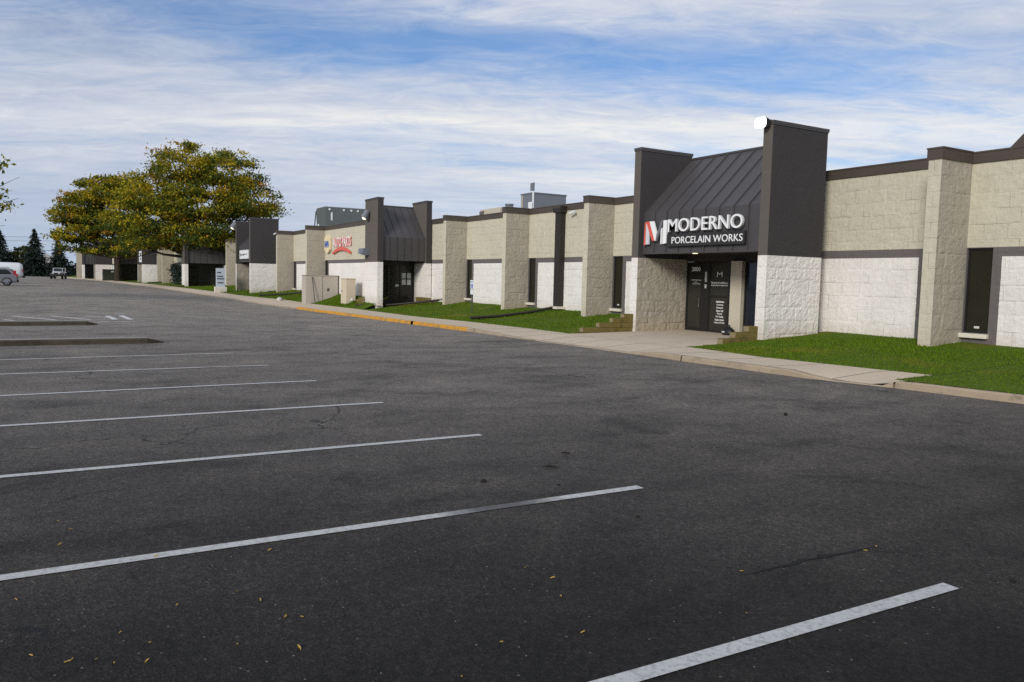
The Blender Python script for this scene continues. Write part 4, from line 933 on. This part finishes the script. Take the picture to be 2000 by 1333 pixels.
def spruce(x, y, z, h, r, label, seed):
    rs = np.random.RandomState(seed); o = thing('spruce_tree', label, 'tree', (x, y, z), 'dark spruces at the end of the lot')
    V = []; F = []; Mi = []
    n = int(h * 11)
    for k in range(n):
        f = (k + rs.rand()) / n; zz = z + h * (.05 + .95 * f); rr = r * (1 - f) ** .85 * rs.uniform(.75, 1.15) + .08
        for b in range(int(5 + 9 * (1 - f))):
            a = rs.uniform(0, 6.283); ln = rr * rs.uniform(.6, 1.08); ca, sa = math.cos(a), math.sin(a)
            for q in range(3 + int(ln * 2.2)):
                t = rs.uniform(.25, 1.); px_, py_, pz_ = x + ca * ln * t, y + sa * ln * t, zz - ln * .28 * t + rs.normal(0, .08)
                s = rs.uniform(.16, .34); d = np.array((ca, sa, -.35)) + rs.normal(0, .35, 3); e = np.array((-sa, ca, rs.normal(0, .4))); i = len(V); p = np.array((px_, py_, pz_))
                V += [tuple(p - d * s), tuple(p + e * s * .45), tuple(p + d * s), tuple(p - e * s * .45)]; F.append((i, i+1, i+2, i+3)); Mi.append(0 if rs.rand() < .6 else 1)
    mb = MB(); mb.v = V; mb.f = F; mb.m = Mi; link('crown', mb, SPR, o)
    mb = MB(); mb.tube([(x, y, z - .3), (x, y, z + h * .9)], [.22, .04], 8); link('trunk', mb, 'bark', o)
spruce(-203.5, -10.0, .3, 9.9, 4.4, 'dark spruce cut off by the picture edge beside the white van', 21)
spruce(-200, -3.5, .3, 10.1, 4.1, 'tall blue green spruce standing alone between the van and the white off-roader', 22)
spruce(-197.5, .9, .3, 8.6, 3.2, 'dark spruce directly behind the white off-roader', 23)
def puff_tree(x, y, z, h, r, label, seed, mats, w):
    return lobes_tree('bushy_tree', label, (x, y, z), h * .3, .18, [(0, h * .6, r, h * .36, r, 0), (-r * .5, h * .45, r * .7, h * .3, r * .7, 0), (r * .5, h * .4, r * .7, h * .3, r * .7, 0)], 1.3, .3, seed, 'bushy trees behind the lot', mats)
puff_tree(-206, -7.3, .3, 6.0, 2.4, 'yellow green bushy tree between the two left spruces', 31, FAR, None)
puff_tree(-204, -5.4, .3, 7.6, 1.7, 'green bushy tree tucked against the tall blue green spruce', 32, [FAR[0], FAR[0], FAR[1]], None)
mb = MB(); rs = np.random.RandomState(41); cl = []; sl = []
for k in range(420):
    y = rs.uniform(-45, 16) if k < 260 else rs.uniform(-14, 5); cl.append(((-209 + rs.normal(0, 1.2), y, rs.uniform(.4, 2.6 + 1.2 * math.sin(y * .7))), (1.3, 1.3, .9), 26)); sl.append(int(rs.rand() < .25))
hg = link('treeline', leafcards(cl, .35, 0, 0, sl, 41), [SPR[0], FAR[0]]); hg['kind'] = 'stuff'; hg['label'] = 'dark hedge and undergrowth massed along the far end of the lot'
# shrub before the white wall, tufts at the wall foot
sh = thing('shrub', 'dusty blue green shrub against the white wall beneath the large tree', 'shrub', (-97.5, 12.3, .4))
cl = [((-98.3 + rs.uniform(-1.6, 1.6), 12.25 + rs.normal(0, .3), .6 + rs.uniform(0, 2.0)), (.45, .4, .4), 22) for k in range(70)]
link('foliage', leafcards(cl, .13, 0, 0, [int(rs.rand() < .35) for _ in cl], 51), BUSH, sh)
mb = MB(); mb.tube([(-98.3, 12.3, .1), (-98.3, 12.3, 1.6)], .05, 6); link('stem', mb, 'bark', sh)

# ------------------------------------------------------------------ house, power line
ho = thing('house', 'pale roofed house glimpsed between the spruces beyond the lot', 'house', (-216, -1.5, .3))
mb = MB(); mb.box(-222, -214, -4.5, 1.8, .2, 3.4); link('wall', mb, 'housewall', ho)
mb = MB(); mb.prism([(-4.9, 3.35), (2.2, 3.35), (-1.3, 5.4)], 'x', -222.3, -213.7); link('roof', mb, 'houseroof', ho)
mb = MB(); mb.box(-214, -213.95, -3.2, -2.2, 1.4, 2.6); link('window', mb, 'glass', ho)
pl = thing('power_line', 'thin utility wires sagging over the far spruces between two poles', 'power line', (-185, -30, .3))
mb = MB()
for (x, y) in ((-187, -34), (-172, 14.5)): mb.tube([(x, y, 0), (x, y, 9.2)], [.16, .11], 8); mb.box(x - .06, x + .06, y - 1, y + 1, 8.6, 8.75)
link('pole', mb, 'bark', pl)
mb = MB()
for dz in (0, -.75):
    mb.tube([(-187 + 15 * t, -34 + 48.5 * t, 8.9 + dz - 4 * 1.05 * t * (1 - t)) for t in np.linspace(0, 1, 25)], .022, 4)
link('wire', mb, 'cable', pl)

# ------------------------------------------------------------------ vehicles (x = forward, built about the origin, then turned)
def loft(mb, secs, m=0):
    """secs: list of (x, [(y,z)...]) rings, same count"""
    n = len(secs[0][1]); i = len(mb.v)
    for x, ring in secs: mb.v += [(x, y, z) for y, z in ring]
    for k in range(len(secs) - 1):
        for q in range(n): r = (q + 1) % n; mb.f.append((i+k*n+q, i+k*n+r, i+(k+1)*n+r, i+(k+1)*n+q)); mb.m.append(m)
    mb.f.append(tuple(i + q for q in range(n))); mb.m.append(m); mb.f.append(tuple(i + (len(secs)-1)*n + q for q in reversed(range(n)))); mb.m.append(m)
def ring(w, z0, z1, b=.08):
    return [(-w, z0 + b), (-w, z1 - b), (-w + b, z1), (w - b, z1), (w, z1 - b), (w, z0 + b), (w - b, z0), (-w + b, z0)]
def wheels(root, xs, w, r, tw=.22):
    for x in xs:
        for s in (-1, 1):
            e = bpy.data.objects.new('wheel', None); COL.objects.link(e); e.parent = root; ORG[e.name] = Vector((0, 0, 0)); e.location = (x, s * w, r)
            mb = MB()
            P = []
            for k in range(25):
                a = 2 * math.pi * k / 24
                P.append([(math.cos(a) * q, y, math.sin(a) * q) for q, y in ((r * .62, tw/2 - .01), (r * .93, tw/2), (r, tw/2 - .04), (r, -tw/2 + .04), (r * .93, -tw/2), (r * .62, -tw/2 + .01))])
            mb.grid(np.array(P)); link('tyre', mb, 'tyre', e)
            mb = MB(); mb.cyl((0, 0, 0), 'y', r * .22, tw * .92, 12); mb.tube([(0, s * tw * .25, 0), (0, s * tw * .27, 0)], r * .60, 20, 1)
            for k in range(5):
                a = 2 * math.pi * k / 5; c = Vector((math.cos(a), 0, math.sin(a))); mb.tube([c * r * .15 + Vector((0, s * tw * .42, 0)), c * r * .62 + Vector((0, s * tw * .38, 0))], .035, 5)
            mb.tube([(r * .62 * math.cos(a), s * tw * .42, r * .62 * math.sin(a)) for a in np.linspace(0, 6.283, 21)], .018, 5, 0, False)
            link('rim', mb, ['rim', 'black'], e)
def suv(loc, rot, label):
    r = thing('parked_car', label, 'car', loc, None, rot, False)
    mb = MB(); loft(mb, [(-2.28, ring(.72, .5, .98)), (-2.18, ring(.9, .36, 1.06)), (-1.6, ring(.93, .3, 1.08)), (.9, ring(.93, .3, 1.04)), (1.7, ring(.9, .3, .98)), (2.15, ring(.82, .34, .88)), (2.28, ring(.66, .4, .78))])
    loft(mb, [(-2.05, ring(.80, 1.0, 1.12)), (-1.75, ring(.72, 1.0, 1.60)), (-1.2, ring(.70, 1.0, 1.67)), (.1, ring(.70, 1.0, 1.66)), (.45, ring(.72, 1.0, 1.56)), (1.15, ring(.82, .95, 1.08))])
    link('body', mb, 'silver', r, bevel=.02)
    for s in (-1, 1):
        mb = MB(); mb.prism([(-1.75, 1.12), (.85, 1.1), (.3, 1.50), (-1.4, 1.52)], 'y', s * .76, s * .835); link('window', mb, 'carglass', r)
        mb = MB(); mb.tube([(-1.6, s * .62, 1.69), (-1.4, s * .62, 1.73), (.0, s * .62, 1.73), (.2, s * .62, 1.68)], .025, 6); link('roof_rail', mb, 'black', r)
        mb = MB(); mb.box(-2.27, -1.98, s * .62, s * .90, .88, 1.12); mb.box(-2.1, -1.9, s * .70, s * .80, 1.1, 1.45); link('taillight', mb, 'tail', r)
        mb = MB(); mb.box(2.05, 2.24, s * .5, s * .78, .68, .8); link('headlight', mb, 'headlight', r)
        for x in (-1.38, 1.38):
            mb = MB(); mb.tube([(x + .42 * math.cos(a), s * .925, .34 + .42 * math.sin(a)) for a in np.linspace(-.1, 3.24, 14)], .05, 6); link('wheel_arch', mb, 'black', r)
    mb = MB(); mb.prism([(-2.1, 1.14), (-1.86, 1.54), (-1.8, 1.52), (-2.02, 1.12)], 'y', -.6, .6); link('window', mb, 'carglass', r)
    mb = MB(); mb.box(-2.32, -2.1, -.8, .8, .34, .6); link('bumper', mb, 'black', r, bevel=.03); mb = MB(); mb.box(2.1, 2.3, -.75, .75, .3, .5); link('bumper', mb, 'black', r, bevel=.03)
    mb = MB(); mb.prism([(.5, 1.52), (1.12, 1.1), (1.16, 1.12), (.55, 1.55)], 'y', -.62, .62); link('windscreen', mb, 'carglass', r)
    wheels(r, (-1.38, 1.38), .82, .35); return r
def van(loc, rot, label):
    r = thing('cargo_van', label, 'van', loc, None, rot, False)
    mb = MB(); loft(mb, [(-2.72, ring(.86, .5, 1.55, .2)), (-2.62, ring(.97, .42, 1.9, .25)), (-2.3, ring(.99, .4, 2.08, .3)), (.9, ring(.99, .4, 2.1, .3)), (1.35, ring(.97, .4, 1.98, .3)), (2.0, ring(.96, .4, 1.25, .2)), (2.6, ring(.92, .4, 1.08, .15)), (2.78, ring(.8, .45, .95, .12))])
    link('body', mb, 'carwhite', r, True)
    for s in (-1, 1):
        mb = MB(); mb.prism([(.75, 1.25), (1.75, 1.25), (1.3, 1.75), (.75, 1.78)], 'y', s * .965, s * 1.0); link('window', mb, 'carglass', r)
        mb = MB(); mb.box(-2.7, -2.55, s * .86, s * .97, 1.0, 1.4); link('taillight', mb, 'tail', r)
        mb = MB(); mb.box(2.62, 2.76, s * .6, s * .86, .75, .95); link('headlight', mb, 'headlight', r)
    mb = MB(); mb.prism([(1.36, 1.92), (1.95, 1.28), (2.0, 1.3), (1.42, 1.95)], 'y', -.78, .78); link('windscreen', mb, 'carglass', r)
    mb = MB(); mb.box(-2.9, -2.66, -.95, .95, .38, .6); link('bumper', mb, 'black', r, bevel=.03); mb = MB(); mb.box(2.7, 2.88, -.9, .9, .38, .62); link('bumper', mb, 'black', r, bevel=.03)
    mb = MB()
    for s in (-1, 1): mb.box(-2.745, -2.7, s * .4 - .26, s * .4 + .26, 1.3, 1.68)
    link('window', mb, 'carglass', r)
    wheels(r, (-1.75, 1.75), .86, .37); return r
def offroader(loc, rot, label):
    r = thing('offroad_car', label, 'car', loc, None, rot, False)
    mb = MB(); loft(mb, [(-2.0, ring(.74, .6, 1.2)), (-1.95, ring(.78, .55, 1.25)), (.5, ring(.78, .55, 1.25)), (.6, ring(.72, .6, 1.2)), (1.85, ring(.62, .6, 1.13)), (1.9, ring(.60, .62, 1.1))])
    link('body', mb, 'carwhite', r, bevel=.02)
    mb = MB(); loft(mb, [(-1.95, ring(.74, 1.25, 1.82, .05)), (.35, ring(.70, 1.25, 1.82, .05)), (.62, ring(.70, 1.2, 1.3, .03))]); link('hardtop', mb, 'carwhite', r)
    mb = MB(); mb.prism([(.64, 1.26), (.38, 1.76), (.42, 1.78), (.69, 1.27)], 'y', -.62, .62); link('windscreen', mb, 'carglass', r)
    mb = MB(); mb.box(1.88, 1.93, -.6, .6, .66, 1.06); link('grille', mb, 'black', r)
    mb = MB(); mb.box(1.95, 2.2, -.86, .86, .52, .72); link('bumper', mb, 'black', r, bevel=.03); mb = MB(); mb.box(-2.15, -2.0, -.8, .8, .5, .7); link('bumper', mb, 'black', r, bevel=.03)
    for s in (-1, 1):
        mb = MB(); mb.cyl((1.93, s * .43, .92), 'x', .10, .06, 14); link('headlight', mb, 'headlight', r)
        mb = MB(); mb.prism([(-1.85, 1.3), (.42, 1.3), (.3, 1.72), (-1.8, 1.72)], 'y', s * .725, s * .755); link('window', mb, 'carglass', r)
        for x in (-1.25, 1.3):
            mb = MB(); mb.prism([(x - .58, .62), (x - .42, .98), (x + .42, .98), (x + .55, .66), (x + .5, .6), (x + .38, .9), (x - .38, .9), (x - .52, .58)], 'y', s * .62, s * .95); link('fender', mb, 'black', r)
        mb = MB(); mb.box(.55, .65, s * .8, s * 1.0, 1.25, 1.42); link('mirror', mb, 'black', r)
    wheels(r, (-1.25, 1.3), .80, .41, .27); return r
suv((-88.9, -5.25, float(gz(-88.9, -5.25))), R(-90), 'silver grey car with red taillight parked in front of the white van')
van((-105.6, -5.75, float(gz(-105, -5)) + .22), R(-90), 'white cargo van parked behind the silver grey car')
offroader((-151, .65, float(gz(-151, .6)) + .05), R(-11), 'white off-roader with black grille driving in from the far end of the lot')

# ------------------------------------------------------------------ camera
cam = bpy.data.cameras.new('camera'); co = bpy.data.objects.new('camera', cam); COL.objects.link(co)
yaw, pitch, roll = -1.04181808, -7.78184112e-02, 2.32596051e-02
fw = Vector((math.cos(pitch) * math.sin(yaw), math.cos(pitch) * math.cos(yaw), math.sin(pitch)))
r0 = Vector((math.cos(yaw), -math.sin(yaw), 0)); u0 = r0.cross(fw)
rr = math.cos(roll) * r0 + math.sin(roll) * u0; uu = -math.sin(roll) * r0 + math.cos(roll) * u0
mw = Matrix((rr, uu, -fw)).transposed().to_4x4(); mw.translation = Vector((0, 0, 1.86)); co.matrix_world = mw
cam.sensor_width = 36; cam.lens = 1531.2 / 2000 * 36; cam.clip_end = 8000; cam.clip_start = .05
sc.camera = co

# ------------------------------------------------------------------ light: high thin overcast, soft sun from over the lot
SUN = Vector((.50, -.80, .41)).normalized()
sl = bpy.data.lights.new('sun', 'SUN'); sl.energy = 2.5; sl.angle = R(15); sl.color = (1, .95, .88)
so = bpy.data.objects.new('sun', sl); COL.objects.link(so); so.rotation_euler = SUN.to_track_quat('Z', 'Y').to_euler()
w = bpy.data.worlds.new('World'); sc.world = w; w.use_nodes = True; nt = w.node_tree; bgn = nt.nodes['Background']
sky = nt.nodes.new('ShaderNodeTexSky'); sky.sky_type = 'NISHITA'; sky.sun_disc = False
sky.sun_elevation = math.asin(SUN.z); sky.sun_rotation = math.atan2(SUN.x, SUN.y); sky.air_density = 1.0; sky.dust_density = .6; sky.ozone_density = 2.2
tc = nt.nodes.new('ShaderNodeTexCoord'); sp = nt.nodes.new('ShaderNodeSeparateXYZ'); nt.links.new(tc.outputs['Generated'], sp.inputs[0])
den = mathn(nt, 'ADD', mathn(nt, 'MAXIMUM', sp.outputs['Z'], 0.0), .10)
cb_ = nt.nodes.new('ShaderNodeCombineXYZ')
def dotn(v):
    d = nt.nodes.new('ShaderNodeVectorMath'); d.operation = 'DOT_PRODUCT'; nt.links.new(tc.outputs['Generated'], d.inputs[0]); d.inputs[1].default_value = v; return d.outputs['Value']
# flat cloud layer: first axis runs across the lot, second along the building front
nt.links.new(mathn(nt, 'DIVIDE', dotn((.505, .863, 0)), den), cb_.inputs[0]); nt.links.new(mathn(nt, 'DIVIDE', dotn((-.863, .505, 0)), den), cb_.inputs[1])
def cl_noise(rot, scl, loc, s, det, rgh, dist):
    mp = nt.nodes.new('ShaderNodeMapping'); mp.inputs['Rotation'].default_value = (0, 0, rot); mp.inputs['Scale'].default_value = scl; mp.inputs['Location'].default_value = loc
    nt.links.new(cb_.outputs[0], mp.inputs['Vector']); return noise(nt, mp.outputs[0], s, det, rgh, dist)
a1 = cl_noise(R(3), (.34, 1, 1), (1.3, 4.2, 0), .8, 9, .58, .3)      # broad banks
a2 = cl_noise(R(-5), (.36, 1.2, 1), (7.1, .4, 0), 2.2, 10, .62, .5)       # streaks
# bearing and height of a sky direction, measured from the far end of the lot
ahead = mathn(nt, 'MAXIMUM', dotn((-.863, .505, 0)), .08)
lt = mathn(nt, 'DIVIDE', dotn((.505, .863, 0)), ahead); el = mathn(nt, 'DIVIDE', sp.outputs['Z'], ahead)
def gauss(l0, e0, sl_, se_, amp, tilt=0):
    a = mathn(nt, 'DIVIDE', mathn(nt, 'SUBTRACT', lt, l0), sl_); e = mathn(nt, 'SUBTRACT', mathn(nt, 'SUBTRACT', el, e0), mathn(nt, 'MULTIPLY', mathn(nt, 'SUBTRACT', lt, l0), tilt))
    b = mathn(nt, 'DIVIDE', e, se_); q = mathn(nt, 'ADD', mathn(nt, 'MULTIPLY', a, a), mathn(nt, 'MULTIPLY', b, b))
    return mathn(nt, 'MULTIPLY', mathn(nt, 'POWER', 2.718, mathn(nt, 'MULTIPLY', q, -1.)), amp)
a3 = cl_noise(R(8), (.55, 1.1, 1), (2.2, 6.1, 0), 6.0, 11, .68, .8)
cov = mathn(nt, 'ADD', mathn(nt, 'ADD', mathn(nt, 'MULTIPLY', a1, .44), mathn(nt, 'MULTIPLY', a2, .32)), mathn(nt, 'MULTIPLY', a3, .24))
for g_ in ((.03, .262, .36, .040, -.14, -.03), (.36, .26, .16, .022, -.08, 0), (-.25, .30, .2, .03, -.11, -.06), (.25, .30, .3, .03, -.06, 0), (-.55, .33, .2, .05, -.05, 0), (-.2, .185, .14, .010, -.07, 0), (.0, .20, .6, .02, .09, 0), (0, .10, .9, .06, .08, 0), (-.6, .22, .3, .08, .10, 0)):
    cov = mathn(nt, 'ADD', cov, gauss(*g_))
mask = ramp(nt, cov, [(.33, .20), (.43, .50), (.50, .80), (.60, 1.)])
shade = mathn(nt, 'ADD', mathn(nt, 'MULTIPLY', cl_noise(R(0), (.35, 1, 1), (3.3, 9.2, 0), 1.2, 10, .60, .4), .68), mathn(nt, 'MULTIPLY', a3, .32))
for g_ in ((-.62, .31, .3, .07, -.07, 0), (.0, .19, .6, .022, .16, 0), (.05, .13, .5, .012, .10, .02), (-.5, .22, .3, .06, .06, 0), (.45, .13, .4, .07, .10, 0), (-.4, .10, .4, .03, -.05, 0), (.3, .34, .5, .05, .05, 0)):
    shade = mathn(nt, 'ADD', shade, gauss(*g_))
cloud = ramp(nt, shade, [(.30, (4.3, 5.0, 6.5)), (.44, (5.9, 6.6, 8.0)), (.56, (7.6, 8.0, 8.9)), (.70, (10.0, 9.9, 9.7))])
skyc = mixc(nt, 1.0, sky.outputs[0], (.60, 1.0, 1.42), 'MULTIPLY')
fin = mixc(nt, mask, skyc, cloud)
hz = nt.nodes.new('ShaderNodeMapRange'); hz.interpolation_type = 'SMOOTHSTEP'; hz.inputs['From Min'].default_value = .17; hz.inputs['From Max'].default_value = .03; nt.links.new(sp.outputs['Z'], hz.inputs['Value'])
lr = nt.nodes.new('ShaderNodeMapRange'); lr.inputs['From Min'].default_value = -.5; lr.inputs['From Max'].default_value = .45; nt.links.new(lt, lr.inputs['Value'])
fin = mixc(nt, mathn(nt, 'MULTIPLY', hz.outputs[0], .82), fin, mixc(nt, lr.outputs[0], (5.0, 5.9, 7.6), (7.9, 8.8, 9.9)))
nt.links.new(fin, bgn.inputs['Color']); bgn.inputs['Strength'].default_value = .088
sc.view_settings.view_transform = 'Standard'; sc.view_settings.look = 'None'; sc.view_settings.exposure = 0; sc.view_settings.gamma = 1
sc.render.film_transparent = False
sc.cycles.use_denoising = False
sc.cycles.max_bounces = 6
